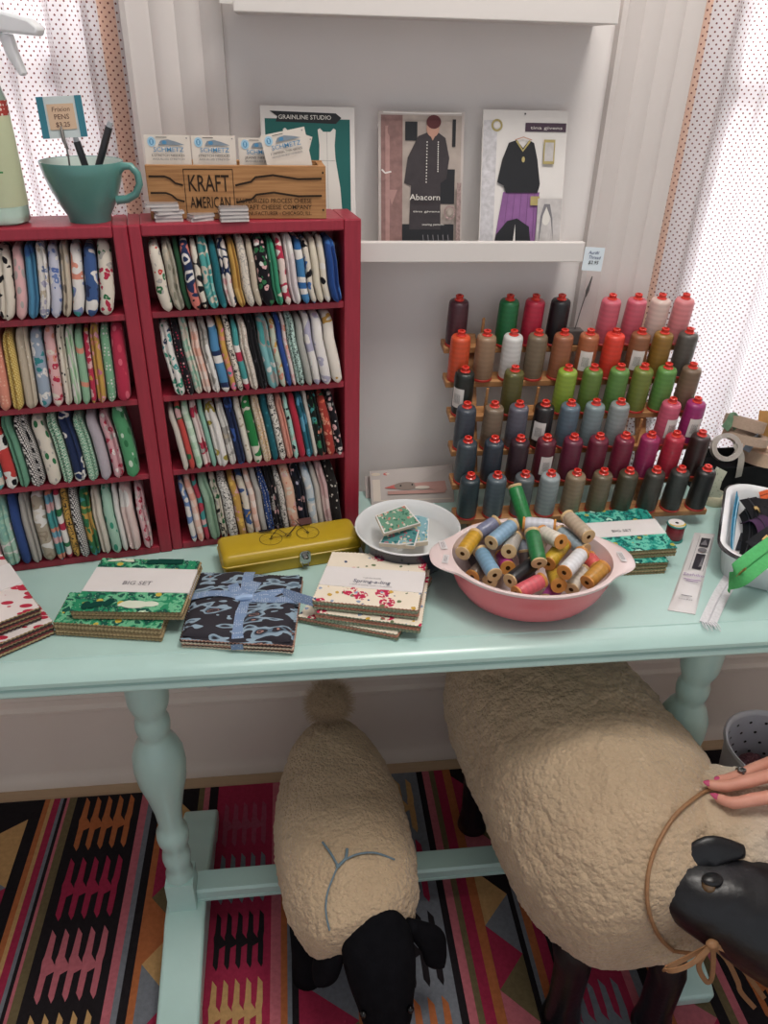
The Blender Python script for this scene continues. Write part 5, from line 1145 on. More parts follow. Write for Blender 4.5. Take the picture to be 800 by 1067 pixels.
a.ell(W1*.63, H1*.885, W1*.075, H1*.06, SKN).ell(W1*.64, H1*.93, W1*.085, H1*.048, HRP).poly([(W1*.58, H1*.86), (W1*.68, H1*.86), (W1*.63, H1*.80)], SKN)
for q in range(14):
    a.ell(W1*(.565-.004*q*.2), H1*(.79-.022*q), .0009, .0011, DRW).ell(W1*(.695-.004*q*.1), H1*(.79-.016*q), .0009, .0011, DRW)
a.text('Abacorn', W1*.54, H1*.375, DRW, H1*.042, w=W1*.36).text('tina givens', W1*.56, H1*.285, DRW, H1*.014, w=W1*.32)
a.text('sewing pattern', W1*.64, H1*.19, DRW, H1*.014, w=W1*.26).rect(W1*.92, H1*.01, W1*.97, H1*.5, LACE).ring(W1*.84, H1*.285, W1*.06, .0028, LACE, rb=H1*.045).ell(W1*.84, H1*.285, W1*.028, H1*.022, BGP)
for q in range(6): a.line([(W1*(.50+.06*q), H1*.02), (W1*(.53+.06*q), H1*.07), (W1*(.52+.06*q), H1*.12)], .0012, GY)
a.line([(W1*.03, H1*.59), (W1*.07, H1*.565), (W1*.14, H1*.575)], .0022, WCD).line([(W1*.05, H1*.985), (W1*.5, H1*.980), (W1*.95, H1*.985)], .0016, WCD)
a.build('cover_print', t)
# sleeved packet with black top and violet skirt
t, o, u, w_ = envelope('clear-sleeved pattern packet with black top and violet skirt, right on the ledge', [(503.5, 114), (592, 115.5)], WCD)
W1, H1 = u.length, w_.length; a = Art(o, u, w_)
PLU = mat('print_plum', '4A3A48', .5, .3, var=0); VIO = mat('print_violet', '8A5E93', .5, .3, var=.1, vs=60); IVY = mat('print_pale_grey', 'BDB9B8', .5, .3, var=.12, vs=80); OCH = mat('print_ochre', 'A89A66', .5, .3, var=.1, vs=100)
a.rect(W1*.01, H1*.02, W1*.17, H1*.93, mat('print_grey_foliage', 'C4C2C6', .5, .3, var=.15, vs=150)).ring(W1*.165, H1*.895, W1*.055, .003, OCH, rb=H1*.035).ell(W1*.165, H1*.895, W1*.035, H1*.02, WCD)
a.rect(W1*.50, H1*.855, W1*.985, H1*.915, PLU).text('tina givens', W1*.75, H1*.872, DRW, H1*.020, w=W1*.38).ell(W1*.49, H1*.975, .0013, .0013, GBK)
a.poly([(W1*.27, H1*.43), (W1*.71, H1*.43), (W1*.69, H1*.20), (W1*.68, H1*.02), (W1*.18, H1*.02), (W1*.22, H1*.22)], VIO)
for q in range(5): a.line([(W1*(.33+.08*q), H1*.42), (W1*(.29+.09*q), H1*.10)], .0008, mat('print_violet_dark', '6E4A78', .5, var=0))
a.poly([(W1*.18, H1*.02), (W1*.20, H1*.12), (W1*.33, H1*.22), (W1*.45, H1*.24), (W1*.60, H1*.18), (W1*.64, H1*.02)], GBK).poly([(W1*.405, H1*.02), (W1*.445, H1*.02), (W1*.43, H1*.20)], WCD)
a.poly([(W1*.40, H1*.795), (W1*.31, H1*.775), (W1*.24, H1*.66), (W1*.19, H1*.50), (W1*.27, H1*.475), (W1*.30, H1*.425), (W1*.68, H1*.425), (W1*.70, H1*.47), (W1*.705, H1*.49), (W1*.66, H1*.66), (W1*.61, H1*.775), (W1*.55, H1*.795), (W1*.48, H1*.74)], GBK)
a.line([(W1*.40, H1*.79), (W1*.48, H1*.72), (W1*.56, H1*.79)], .003, OCH).ell(W1*.49, H1*.66, .0024, .004, OCH).line([(W1*.38, H1*.795), (W1*.48, H1*.815), (W1*.58, H1*.795)], .0014, SKN)
a.rect(W1*.725, H1*.63, W1*.86, H1*.80, OCH).rect(W1*.74, H1*.65, W1*.845, H1*.78, IVY).rect(W1*.60, H1*.335, W1*.71, H1*.40, OCH)
a.rect(W1*.69, H1*.02, W1*.985, H1*.385, IVY).ell(W1*.80, H1*.26, W1*.055, H1*.07, DRW).poly([(W1*.72, H1*.02), (W1*.73, H1*.25), (W1*.77, H1*.345), (W1*.84, H1*.345), (W1*.88, H1*.24), (W1*.90, H1*.08), (W1*.86, H1*.24), (W1*.80, H1*.325), (W1*.76, H1*.26)], GY)
a.rect(W1*.02, H1*.02, W1*.15, H1*.075, GY).rect(W1*.86, H1*.02, W1*.97, H1*.05, RW_)
a.build('cover_print', t)
# teal card poking out at the left end of the upper ledge
p0 = aty(229.5, 12, -.045); t = thing('card_packet', 'teal and white card packet at the left end of the top ledge', 'packet', (p0.x+.02, -.045, 1.5071))
mb = MB(WCD).box((p0.x, -.050, 1.5073), (p0.x+.075, -.046, 1.60)); mb.build('card', t, smooth=False)
a = Art((p0.x, -.050, 1.5073), (1, 0, 0), (0, 0, 1)); a.rect(.004, .008, .071, .088, mat('print_sea_green', '6FBFB0', .5, var=.03)).rect(.012, .040, .063, .075, WCD).build('print', t)

# ------------------------------------------------------------------ right end of the table: enamel tray of zips, elastic rolls
TR0 = atz(748.5, 562, .815); TRb = atz(756, 503, .815); tv = (TRb-TR0).normalized(); tu = V((tv.y, -tv.x, 0)); TROT = math.atan2(tu.y, tu.x)
TLn, TWd = .34, .262
org = TR0-tv*.045; org.z = TZ
tray = thing('enamel_tray', 'white enamel basin with black rim, heaped with zips, at the right edge', 'tray', org, TROT)
def trr(i, z, r): return [(x, y, z) for x, y in rr(i, i, TLn-i, TWd-i, r, 8)]
def loft(rings, m, capb=True, capt=False):
    n = len(rings[0]); mb = MB(m); vs = [p for rg in rings for p in rg]; fs = [(i*n+k, i*n+(k+1) % n, (i+1)*n+(k+1) % n, (i+1)*n+k) for i in range(len(rings)-1) for k in range(n)]
    if capb: fs.append(list(range(n))[::-1])
    if capt: fs.append([(len(rings)-1)*n+k for k in range(n)])
    return mb.add(vs, fs)
BRIM = mat('black_enamel_rim', '17171A', .2, .5, var=0, coat=.4)
loft([trr(.020, .0004, .035), trr(.014, .003, .038), trr(.007, .046, .042), trr(.004, .0505, .044)], ENW).build('outer_wall', tray, local=True, ang=60)
loft([trr(.0040, .0505, .044), trr(-.001, .0520, .046), trr(-.002, .0555, .047), trr(.002, .0570, .045)], BRIM, False).build('rim', tray, local=True, ang=60)
loft([trr(.002, .0570, .045), trr(.009, .0565, .040), trr(.013, .050, .038), trr(.022, .006, .032), trr(.030, .0035, .028)], ENW, False, True).build('inner_wall', tray, local=True, ang=60)
def tw(x, y, z): return org+tu*x+tv*y+V((0, 0, z))
def zipm(c): return mat('zip_tape', c, .8, .2, var=.08, vs=200, bump=.1, bs=900)
BRASS = mat('zip_brass', 'A98F5A', .35, .5, metal=.9, var=0)
def zipper(lab, pts, up, w, c, teeth, grp='zips in the enamel basin', pull=True, fray=False):
    pts = [V(p) for p in pts]
    # resample smoothly
    P = []
    for i in range(len(pts)-1):
        p0, p1, p2, p3 = pts[max(0, i-1)], pts[i], pts[i+1], pts[min(len(pts)-1, i+2)]
        for k in range(8):
            s = k/8; P.append(.5*((2*p1)+(p2-p0)*s+(2*p0-5*p1+4*p2-p3)*s*s+(3*p1-p0-3*p2+p3)*s**3))
    P.append(pts[-1])
    t = thing('zip', lab, 'zip', P[0], 0, grp); m = zipm(c)
    mb = MB(m); mb.strip(P, up, w, .0012); mb.build('tape', t, fix=True, ang=50)
    U = V(up).normalized()
    MB(mat('zip_coil', teeth, .4, .4, var=0)).tube([p+U*.0012 for p in P], .0011, 6).build('teeth', t)
    if pull:
        i = max(1, len(P)//5); q = P[i]+U*.002; d = (P[i+1]-P[i-1]).normalized(); s = d.cross(U)
        mb = MB(BRASS); a_ = q-d*.005; b_ = q+d*.005
        mb.add([a_-s*.003-U*.001, a_+s*.003-U*.001, b_+s*.0042-U*.001, b_-s*.0042-U*.001, a_-s*.003+U*.002, a_+s*.003+U*.002, b_+s*.0042+U*.002, b_-s*.0042+U*.002], [(3,2,1,0),(4,5,6,7),(0,1,5,4),(1,2,6,5),(2,3,7,6),(3,0,4,7)])
        mb.tube([q+U*.003+d*.003, q+U*.0035+d*.011, q+U*.003+d*.016], [.0012, .0018, .0014], 8); mb.build('slider', t, fix=True)
    return t
zipper('green zip hanging over the front rim of the enamel basin', [atz(760, 607, .800), atz(772, 597, .826), atz(788, 584, .838), atz(812, 566, .838), atz(835, 548, .83)], (-.15, -.45, 1), .036, '55B06A', '2F8A48')
zipper('white zip tape with frayed end, running out from under the basin', [atz(737, 650, TZ+.0020), atz(740, 643, TZ+.0025), atz(750, 622, TZ+.0022), atz(760, 605, TZ+.0020), atz(768, 592, TZ+.0018)], (0, 0, 1), .023, 'DCDCE0', 'C9C9CF', 'loose zip on the table', False)
fr_ = scene.objects.get('zip.001'); e0 = atz(737, 650, TZ-.004)
mb = MB(zipm('DCDCE0'))
for k in range(7):
    q = V((k-3, 0, 0))*.0032; s0 = atz(738, 648.5, TZ+.0028)+q; mb.tube([s0, s0+V((.0005*(k-3), -.007, .0008)), s0+V((.0012*(k-3)*(1 if k % 2 else .4), -.014-.003*(k % 3), .0006-.0012*(k % 2)))], [.0011, .0009, .0005], 6)
mb.build('frayed_end', fr_)
zipper('black zip crossing the middle of the enamel basin', [tw(.052, .050, .050), tw(.078, .080, .068), tw(.115, .135, .074), tw(.19, .215, .066)], (-.2, -.3, 1), .032, '26272C', '111114')
zipper('charcoal zip lying front to back at the left in the basin', [tw(.040, .225, .046), tw(.062, .17, .042), tw(.066, .10, .030), tw(.060, .045, .016)], (-.3, -.2, 1), .028, '1B1B1F', '3A3A40')
zipper('dark purple zip looped at the left in the basin', [tw(.045, .19, .022), tw(.058, .155, .048), tw(.070, .115, .050), tw(.074, .080, .026)], (-.4, -.2, 1), .026, '4A3050', '33203A', pull=False)
zipper('crimson zip curling over the back of the basin', [tw(.075, .245, .054), tw(.100, .225, .068), tw(.125, .175, .074), tw(.155, .120, .066), tw(.20, .08, .05)], (-.3, -.3, 1), .026, 'B0283C', '7E1A2C')
zipper('pink zip beside the crimson one in the basin', [tw(.11, .243, .056), tw(.135, .215, .072), tw(.165, .165, .068), tw(.21, .12, .05)], (-.2, -.3, 1), .024, 'D79A9C', 'B87478', pull=False)
zipper('orange zip peeping out at the back left corner of the basin', [tw(.058, .235, .050), tw(.080, .236, .062), tw(.10, .225, .058)], (0, -.4, 1), .018, 'D8663C', 'A84A28', pull=False)
zipper('turquoise lace zip along the left wall of the basin', [tw(.024, .225, .044), tw(.0225, .16, .040), tw(.0225, .10, .038), tw(.024, .055, .034)], (1, 0, .35), .026, '3F8FB5', '9CCBE0', pull=False)
zipper('black zip lying deep along the front of the basin', [tw(.062, .052, .020), tw(.10, .056, .034), tw(.17, .065, .040), tw(.25, .06, .036)], (0, -.3, 1), .034, '202024', '0F0F12', pull=False)
zipper('grey blue zip at the right front of the basin', [tw(.100, .020, .060), tw(.14, .026, .064), tw(.20, .03, .060)], (0, -.4, 1), .020, '8A92B5', '6A7090', pull=False)
zipper('black zip folded along the back of the basin', [tw(.050, .215, .040), tw(.11, .205, .050), tw(.18, .19, .046), tw(.26, .18, .04)], (-.1, -.5, 1), .034, '1E1F22', '111113', pull=False)
zipper('slate zip under the purple one in the basin', [tw(.036, .13, .012), tw(.08, .12, .026), tw(.14, .10, .030), tw(.22, .09, .028)], (-.1, -.3, 1), .040, '2B2D33', '15161A', pull=False)
zipper('black zip standing on edge by the left wall of the basin', [tw(.040, .215, .030), tw(.048, .165, .034), tw(.05, .11, .026), tw(.045, .06, .022)], (-.9, 0, .5), .030, '17181B', '2A2B30', pull=False)
zipper('ink blue zip across the right middle of the basin', [tw(.11, .07, .060), tw(.15, .10, .072), tw(.20, .12, .072), tw(.27, .13, .060)], (0, -.4, 1), .034, '262A38', '12141C', pull=False)
# basket of elastic rolls behind the tray
BKF = mat('black_felt', '202022', .9, .1, var=.05)
bb = V((.835, -.062, TZ)); bt = thing('felt_bin', 'low black felt bin of elastic rolls behind the enamel basin', 'bin', bb)
def bring(x0, y0, x1, y1, z): return [(x, y, z) for x, y in rr(x0, y0, x1, y1, .012, 4)]
loft([bring(-.095, -.038, .12, .040, .0004), bring(-.098, -.040, .123, .042, .062), bring(-.095, -.037, .12, .039, .062), bring(-.092, -.034, .117, .036, .045)], BKF, True, True).build('bin_body', bt, local=True, ang=40)
def coil(lab, c, axis, r0, turns, w, col, th=.0016, tail=None, grp='rolls of elastic in the felt bin', pat=None, gap=.0022):
    q = V((0, 0, 1)).rotation_difference(V(axis).normalized()); m = pat or mat('woven_elastic', col, .85, .15, var=.06, vs=300, bump=.15, bs=700)
    t = thing('elastic_roll', lab, 'elastic', c, q.to_euler(), grp); mb = MB(m); pts = []; ups = []
    n = int(turns*28)
    for k in range(n+1):
        a = 2*PI*k/28; r = r0+gap*k/28; pts.append((r*math.cos(a), r*math.sin(a), 0)); ups.append((math.cos(a), math.sin(a), 0))
    mb.strip(pts, ups, w, th); mb.build('coil', t, local=True, fix=True, ang=50); return t
zc = TZ+.0455
def at_roll(px, py, y): return aty(px, py, y)
c = at_roll(757, 474, -.098)
coil('grey-white elastic roll facing forward, beside the bottom thread cones', at_roll(756, 466, -.088), (-.35, -.8, .45), .017, 4.0, .030, 'C9C2BA')
coil('taupe elastic roll lying highest behind the basin', at_roll(775, 441, -.066), (.25, .25, 1), .020, 5, .020, 'B09A88', .0026, gap=.0032)
coil('wide taupe elastic roll under the highest roll', at_roll(776, 455, -.072), (.2, .15, 1), .024, 5, .015, 'BBA592', .0026, gap=.0032)
coil('beige elastic roll at the right above the basin', at_roll(791, 474, -.066), (.15, .10, 1), .022, 5, .024, 'CDB097', .0026, gap=.0032)
def ribbon(lab, pts, up, w, m, name='ribbon', grp=None, th=.0009):
    pts = [V(p) for p in pts]; P = []
    for i in range(len(pts)-1):
        p0, p1, p2, p3 = pts[max(0, i-1)], pts[i], pts[i+1], pts[min(len(pts)-1, i+2)]
        for k in range(8):
            s = k/8; P.append(.5*((2*p1)+(p2-p0)*s+(2*p0-5*p1+4*p2-p3)*s*s+(3*p1-p0-3*p2+p3)*s**3))
    P.append(pts[-1]); o = MB(m).strip(P, up, w, th).build(name, origin=pts[-1], fix=True, ang=60); return tag(o, lab, 'ribbon', grp)
ribbon('grey elastic tail hanging down beside the forward-facing roll', [at_roll(766, 462, -.10), at_roll(772, 475, -.108), at_roll(771, 487, -.112), at_roll(769, 497, -.108)], (0, -1, .3), .012, mat('woven_elastic', 'B5AFA5', .85, .15, var=.06, vs=300))
ribbon('amber organza ribbon standing up behind the taupe rolls', [at_roll(797, 428, -.055), at_roll(796, 440, -.062), at_roll(798, 452, -.060), at_roll(795, 464, -.058)], (-.3, -1, .2), .020, mat('amber_organza', 'B98A50', .5, .3, var=.1, vs=90))
ribbon('green sheer ribbon poking up between cones and taupe rolls', [at_roll(755, 447, -.085), at_roll(760, 440, -.080), at_roll(764, 434, -.074), at_roll(768, 446, -.066)], (0, -1, .3), .016, mat('green_sheer', '6A8A6E', .5, .3, var=.3, vs=70))
ribbon('steel blue satin ribbon tucked under the taupe rolls', [at_roll(777, 470, -.095), at_roll(781, 464, -.092), at_roll(786, 459, -.085), at_roll(791, 455, -.070)], (-.2, -1, .5), .014, mat('steel_satin', '7F8E99', .3, .5, var=.15, vs=60))
# trim reel on its side by the rack foot with a spotted tail
rl = atz(741, 527, TZ); t = thing('trim_reel', 'reel of pale spotted trim standing by the rack foot', 'trim', (rl.x+.008, rl.y+.012, TZ)); r_ = .020
TRM = fab('speck', 'C5CBB5', '6F8A74', s=2.2)
MB(mat('pale_cord', 'CFC8AE', .85, .15, var=.05, vs=300, bump=.3, bs=500)).lathe([(.006, .0005), (.020, .0005), (.0215, .004), (.0215, .016), (.020, .019), (.006, .019)], 28).build('wound_trim', t, local=True)
MB(TRM).strip([V((rl.x+.010, rl.y-.004, TZ+.020)), aty(743, 513, rl.y), aty(746, 500, rl.y+.004), aty(752, 489, rl.y+.012)], (-.3, -1, .3), .021, .0009).build('spotted_tail', t, fix=True)
# ------------------------------------------------------------------ sheep
from mathutils.bvhtree import BVHTree
def wool(name, a, b, sc, st, pale=None):
    t = NT(name); v = t.coord(); n = t.noise(v, 14, 3); vo = t.vor(t.scale(v, 1), sc)
    h = t.math('ADD', t.math('MULTIPLY', vo.outputs['Distance'], -1.0), t.math('MULTIPLY', t.noise(v, sc*2.2, 3), .8))
    col = t.mix(n, lin(a), lin(b))
    if pale:            # the fleece grows paler towards the poll
        sp = t.new('ShaderNodeSeparateXYZ'); t.link(v, sp.inputs[0]); mr = t.new('ShaderNodeMapRange'); t.link(t.math('ADD', sp.outputs[0], t.math('MULTIPLY', t.noise(v, 30, 3), .03)), mr.inputs[0])
        mr.inputs[1].default_value = pale[2]; mr.inputs[2].default_value = pale[3]; col = t.mix(mr.outputs[0], col, t.mix(n, lin(pale[0]), lin(pale[1])))
    t.base(col); t.bump(h, st, .004); t.set(Roughness=1); t.b.inputs['Specular IOR Level'].default_value = .03
    t.b.inputs['Sheen Weight'].default_value = .25; t.b.inputs['Sheen Roughness'].default_value = .6; return t.m
def catmull(pts, n):
    out = []; N = len(pts)-1
    for k in range(n+1):
        s = k/n*N; i = min(int(s), N-1); f = s-i; g = []
        for c in range(len(pts[0])):
            p0, p1, p2, p3 = pts[max(0, i-1)][c], pts[i][c], pts[i+1][c], pts[min(N, i+2)][c]
            g.append(.5*(2*p1+(p2-p0)*f+(2*p0-5*p1+4*p2-p3)*f*f+(3*p1-p0-3*p2+p3)*f**3))
        out.append(g)
    return out
def wool_loft(m, secs, rows, seg, amp, fr, sq=2.2, seed=0):
    """secs: x, y, z centre, half width, half height; loft along them with closed round ends, then curls pushed out by noise"""
    S = catmull(secs, rows); C = [V(s[:3]) for s in S]; vs = []
    for i, s in enumerate(S):
        t = (C[min(rows, i+1)]-C[max(0, i-1)]).normalized(); side = t.cross(V((0, 0, 1))).normalized(); up = side.cross(t)
        for k in range(seg):
            a = 2*PI*k/seg; c, q = math.cos(a), math.sin(a)
            cc, qq = math.copysign(abs(c)**(2/sq), c), math.copysign(abs(q)**(2/sq), q)
            vs.append(C[i]+side*(s[3]*cc)+up*(s[4]*qq))
    cen = sum(C, V())/len(C); out = []
    off = V((seed*7.3, seed*3.1, 0))
    for i, p in enumerate(vs):
        ci = C[i//seg]; n = (p-ci)
        if i//seg < 3: n = n-(C[4]-C[0]).normalized()*.03
        if i//seg > rows-3: n = n+(C[rows]-C[rows-4]).normalized()*.03
        n = n.normalized() if n.length > 1e-6 else V((0, 0, 1))
        d = noise.noise(p*fr+off)*amp+abs(noise.noise(p*fr*2.3+off))*amp*.8+noise.noise(p*fr*.22+off)*amp*1.2
        out.append(p+n*d)
    fs = [(i*seg+k, i*seg+(k+1) % seg, (i+1)*seg+(k+1) % seg, (i+1)*seg+k) for i in range(rows) for k in range(seg)]
    fs += [list(range(seg))[::-1], [rows*seg+k for k in range(seg)]]
    return MB(m).add(out, fs)
def fuzz(o, count, length, seed):
    ps = o.modifiers.new('fuzz', 'PARTICLE_SYSTEM').particle_system; ps.seed = seed; q = ps.settings
    q.type = 'HAIR'; q.count = count; q.hair_length = length; q.hair_step = 4; q.brownian_factor = .0; q.render_step = 3; q.display_step = 2
    q.use_advanced_hair = True; q.normal_factor = length/4; q.factor_random = length/4*.9
    q.root_radius = .5; q.tip_radius = .12; q.radius_scale = .0011; q.shape = 0
    q.roughness_endpoint = .0; q.roughness_2 = length*.5; q.roughness_2_size = .6; q.roughness_1 = length*.55; q.roughness_1_size = .012; q.use_modifier_stack = False
    return ps
def bvh(mb): return BVHTree.FromPolygons([tuple(p) for p in mb.v], mb.f)
def hit(tree, x, y, off=0.0):
    r = ray(x, y).normalized(); loc, n, i, d = tree.ray_cast(CAM, r)
    if loc is None: return None
    if n.dot(r) > 0: n = -n
    return loc+n*off
def blob(mb, c, rx, ry, rz, m=None, n=16, M=None):
    vs = []; fs = []
    for i in range(n+1):
        th = PI*i/n
        for k in range(n*2):
            ph = PI*k/n; vs.append(V((rx*math.sin(th)*math.cos(ph), ry*math.sin(th)*math.sin(ph), rz*math.cos(th))))
    N = 2*n; fs = [((i+1)*N+k, (i+1)*N+(k+1) % N, i*N+(k+1) % N, i*N+k) for i in range(n) for k in range(N)]
    vs = [(M @ p if M is not None else p)+V(c) for p in vs]
    return mb.add(vs, fs, m)
RUGT = RZ+.0008
VELV = mat('black_plush', '131317', .95, .08, var=.15, vs=60, bump=.2, bs=700)
LEATH = mat('black_leather', '131419', .34, .5, var=.2, vs=40, bump=.35, bs=90); NUB = wool('sherpa_small', 'BDA283', 'D2B99A', 150, .9); FLE = wool('fleece_large', 'B39A7E', 'CBB497', 120, .9); POLL = wool('fleece_pale', 'B7A085', 'CEB99E', 120, .8, ('D8CCBC', 'EFE8DE', .16, .28))
# -- the small one
sm = thing('toy_sheep', 'small cream toy sheep with pompom tail and black plush head, under the table', 'toy sheep', (.06, -.38, RUGT))
SB = [(.042, -.128, .250, .012, .014), (.042, -.136, .250, .036, .040), (.043, -.165, .248, .064, .070), (.046, -.22, .245, .092, .092), (.050, -.30, .240, .114, .102), (.055, -.38, .238, .121, .104), (.063, -.46, .234, .117, .100), (.074, -.52, .228, .104, .092), (.084, -.556, .222, .080, .072), (.088, -.572, .220, .04, .038)]
b = wool_loft(NUB, SB, 130, 170, .0032, 95, seed=1); smb = bvh(b); fuzz(b.build('fleece', sm, ang=180), 26000, .014, 1)
pm = MB(NUB); blob(pm, (0, 0, 0), .036, .036, .036, n=28); pc = V((.0435, -.150, .345))
pm.v = [p*(1+.07*noise.noise(p*140)+.06*abs(noise.noise(p*280)))+pc for p in pm.v]; fuzz(pm.build('pompom_tail', sm, ang=180), 4000, .012, 4)
hdm = MB(VELV)
HP = [(.088, -.545, .272, .030, .020), (.092, -.562, .262, .052, .036), (.098, -.585, .232, .058, .046), (.103, -.606, .195, .054, .044), (.107, -.620, .155, .046, .040), (.110, -.628, .118, .040, .036), (.111, -.630, .092, .030, .027), (.111, -.630, .080, .010, .010)]
S = catmull(HP, 40); seg = 40; C = [V(s[:3]) for s in S]; vs = []
for i, s in enumerate(S):
    t_ = (C[min(40, i+1)]-C[max(0, i-1)]).normalized(); sd = t_.cross(V((0, 1, 0))).normalized(); up = sd.cross(t_)
    for k in range(seg): a = 2*PI*k/seg; vs.append(C[i]+sd*(s[3]*math.cos(a))+up*(s[4]*math.sin(a)))
hdm.add(vs, [(i*seg+k, i*seg+(k+1) % seg, (i+1)*seg+(k+1) % seg, (i+1)*seg+k) for i in range(40) for k in range(seg)]+[list(range(seg))[::-1], [40*seg+k for k in range(seg)]])
hdo = hdm.build('head', sm, fix=True, ang=180)
for sx in (-1, 1):
    e = MB(mat('black_bead', '08080A', .1, .5, var=0)); blob(e, (.106+sx*.037, -.648, .175), .006, .006, .006, n=8); e.build('eye', hdo)
def ear(mb, root, mid, tip, w, th, nrm):
    pts = catmull([(*root, w*.45), (*mid, w), (*V(mid).lerp(V(tip), .55), w*1.0), (*V(mid).lerp(V(tip), .9), w*.62), (*tip, w*.10)], 18); P = [V(p[:3]) for p in pts]; seg = 18; vs = []
    for i, p in enumerate(P):
        t_ = (P[min(18, i+1)]-P[max(0, i-1)]).normalized(); nn = V(nrm); nn = (nn-t_*nn.dot(t_)).normalized(); sd = t_.cross(nn)
        for k in range(seg): a = 2*PI*k/seg; vs.append(p+sd*(pts[i][3]*math.cos(a))+nn*(th*math.sin(a)*(1 if i < 18 else .5)))
    return mb.add(vs, [(i*seg+k, i*seg+(k+1) % seg, (i+1)*seg+(k+1) % seg, (i+1)*seg+k) for i in range(18) for k in range(seg)]+[list(range(seg))[::-1], [18*seg+k for k in range(seg)]])
ear(MB(VELV), (.148, -.560, .255), (.188, -.560, .205), (.206, -.565, .140), .024, .012, (.55, -.8, .4)).build('ear', sm, fix=True, ang=180)
ear(MB(VELV), (.052, -.560, .250), (.022, -.572, .205), (.004, -.575, .140), .024, .012, (-.55, -.8, .4)).build('ear', sm, fix=True, ang=180)
for (x, y, x2, y2) in ((-.012, -.470, -.016, -.488), (.142, -.475, .146, -.492), (-.010, -.225, -.014, -.222), (.100, -.22, .104, -.217)):
    MB(VELV).tube([(x, y, .165), (x2, y2, .09), (x2, y2-.002, .035), (x2, y2-.002, RUGT+.0006)], [.034, .028, .027, .030], 22).build('leg', sm, ang=180)
CORD = mat('blue_grey_cord', '6F8490', .5, .4, var=.1, vs=200); 
def cord_px(tree, px, off, n=8):
    pts = [hit(tree, x, y, off) for x, y in px]; pts = [p for p in pts if p is not None]
    return [V(q) for q in catmull([tuple(p) for p in pts], n*(len(pts)-1))]
kn = MB(CORD)
for path, r_ in (([(352, 903), (362, 896), (375, 891), (392, 890), (410, 896)], .0016), ([(352, 903), (347, 915), (342, 932), (340, 950), (344, 968)], .0016), ([(337, 879), (345, 891), (352, 903)], .0020), ([(361, 886), (360, 896), (352, 903)], .0026)):
    kn.tube(cord_px(smb, path, .004), r_, 8)
k0 = hit(smb, 352, 903, .005); blob(kn, k0, .004, .004, .003, n=8)
tag(kn.build('neck_cord', sm, ang=180), 'knotted blue grey cord')

# -- the big one
big = thing('toy_sheep', 'large fleecy footstool sheep with black leather head, standing half under the table', 'toy sheep', (.45, -.40, RUGT))
BB = [(q[0]+.026, *q[1:]) for q in [(.385, -.055, .400, .010, .012), (.387, -.066, .400, .070, .066), (.392, -.10, .398, .128, .125), (.402, -.17, .395, .164, .165), (.416, -.26, .392, .174, .180), (.434, -.36, .388, .178, .186), (.452, -.45, .384, .184, .186), (.468, -.54, .376, .184, .178), (.478, -.61, .366, .166, .160), (.482, -.665, .358, .125, .120), (.484, -.688, .355, .06, .06), (.484, -.694, .355, .015, .015)]]
b = wool_loft(FLE, BB, 190, 230, .0042, 62, seed=2)
for k_i, p in enumerate(b.v):          # the soft flank is pressed in where it leans on the table post
    dx, dy = p.x-PXR, p.y+.378; d = math.hypot(dx, dy)
    lim = .046
    if d < lim+.03 and p.x < PXR+.03:
        need = PXR-math.sqrt(max(0, lim*lim-dy*dy))-.001 if abs(dy) < lim else 9
        if p.x > need: b.v[k_i] = V((need, p.y, p.z))
bgb = bvh(b); fuzz(b.build('fleece', big, ang=180), 60000, .022, 2)
NK = [(.515, -.535, .405, .095, .090), (.555, -.558, .425, .105, .098), (.600, -.573, .445, .103, .094), (.650, -.586, .458, .094, .082), (.700, -.598, .458, .076, .064), (.735, -.606, .450, .048, .038), (.750, -.610, .446, .012, .010)]
n_ = wool_loft(POLL, NK, 90, 130, .0035, 70, seed=3); plb = bvh(n_); fuzz(n_.build('neck_fleece', big, ang=180), 20000, .018, 3)
HH = [(.490, -.650, .456, .012, .012), (.500, -.652, .456, .032, .030), (.532, -.659, .453, .054, .048), (.578, -.672, .444, .071, .063), (.632, -.690, .428, .084, .076), (.685, -.710, .402, .087, .079), (.737, -.732, .367, .077, .069), (.782, -.754, .330, .062, .056), (.808, -.767, .308, .045, .040), (.820, -.774, .298, .012, .012)]; HH = [(q[0]-.012, *q[1:]) for q in HH]
h_ = wool_loft(LEATH, HH, 60, 64, .0016, 40, sq=2.0, seed=5); hdb = bvh(h_); ho = h_.build('head', big, ang=180)
ear(MB(LEATH), (.598, -.652, .512), (.555, -.650, .515), (.508, -.656, .486), .021, .007, (-.15, -.7, .7)).build('ear', big, fix=True, ang=180)
ear(MB(LEATH), (.735, -.668, .455), (.79, -.640, .440), (.83, -.615, .40), .024, .008, (.2, .2, .9)).build('ear', big, fix=True, ang=180)
for px in ((738, 923),):
    p = hit(hdb, *px)
    if p is not None:
        e = MB(mat('amber_glass_eye', '6A5238', .08, .5, var=0, coat=.6)); blob(e, p-ray(*px).normalized()*-.002, .0095, .0095, .0095, n=12); e.build('eye', ho)
        lid = MB(LEATH); blob(lid, p+V((.006, .004, .007)), .015, .010, .006, n=10); lid.build('eyelid', ho)
p = hit(hdb, 790, 968)
for (x, y, x2, y2, r_) in ((.415, -.565, .424, -.600, .030), (.566, -.560, .578, -.628, .030), (.352, -.165, .350, -.200, .028), (.51, -.16, .515, -.175, .028)):
    MB(LEATH).tube([(x, y, .30), (x2, y2, .16), (x2, y2-.003, .06), (x2, y2-.006, .030), (x2, y2-.006, RUGT+.0006)], [.042, r_, r_*.92, r_*1.05, r_*1.15], 24).build('leg', big, ang=180)
STRAP = mat('tan_leather_cord', '9A7250', .5, .35, var=.1, vs=150)
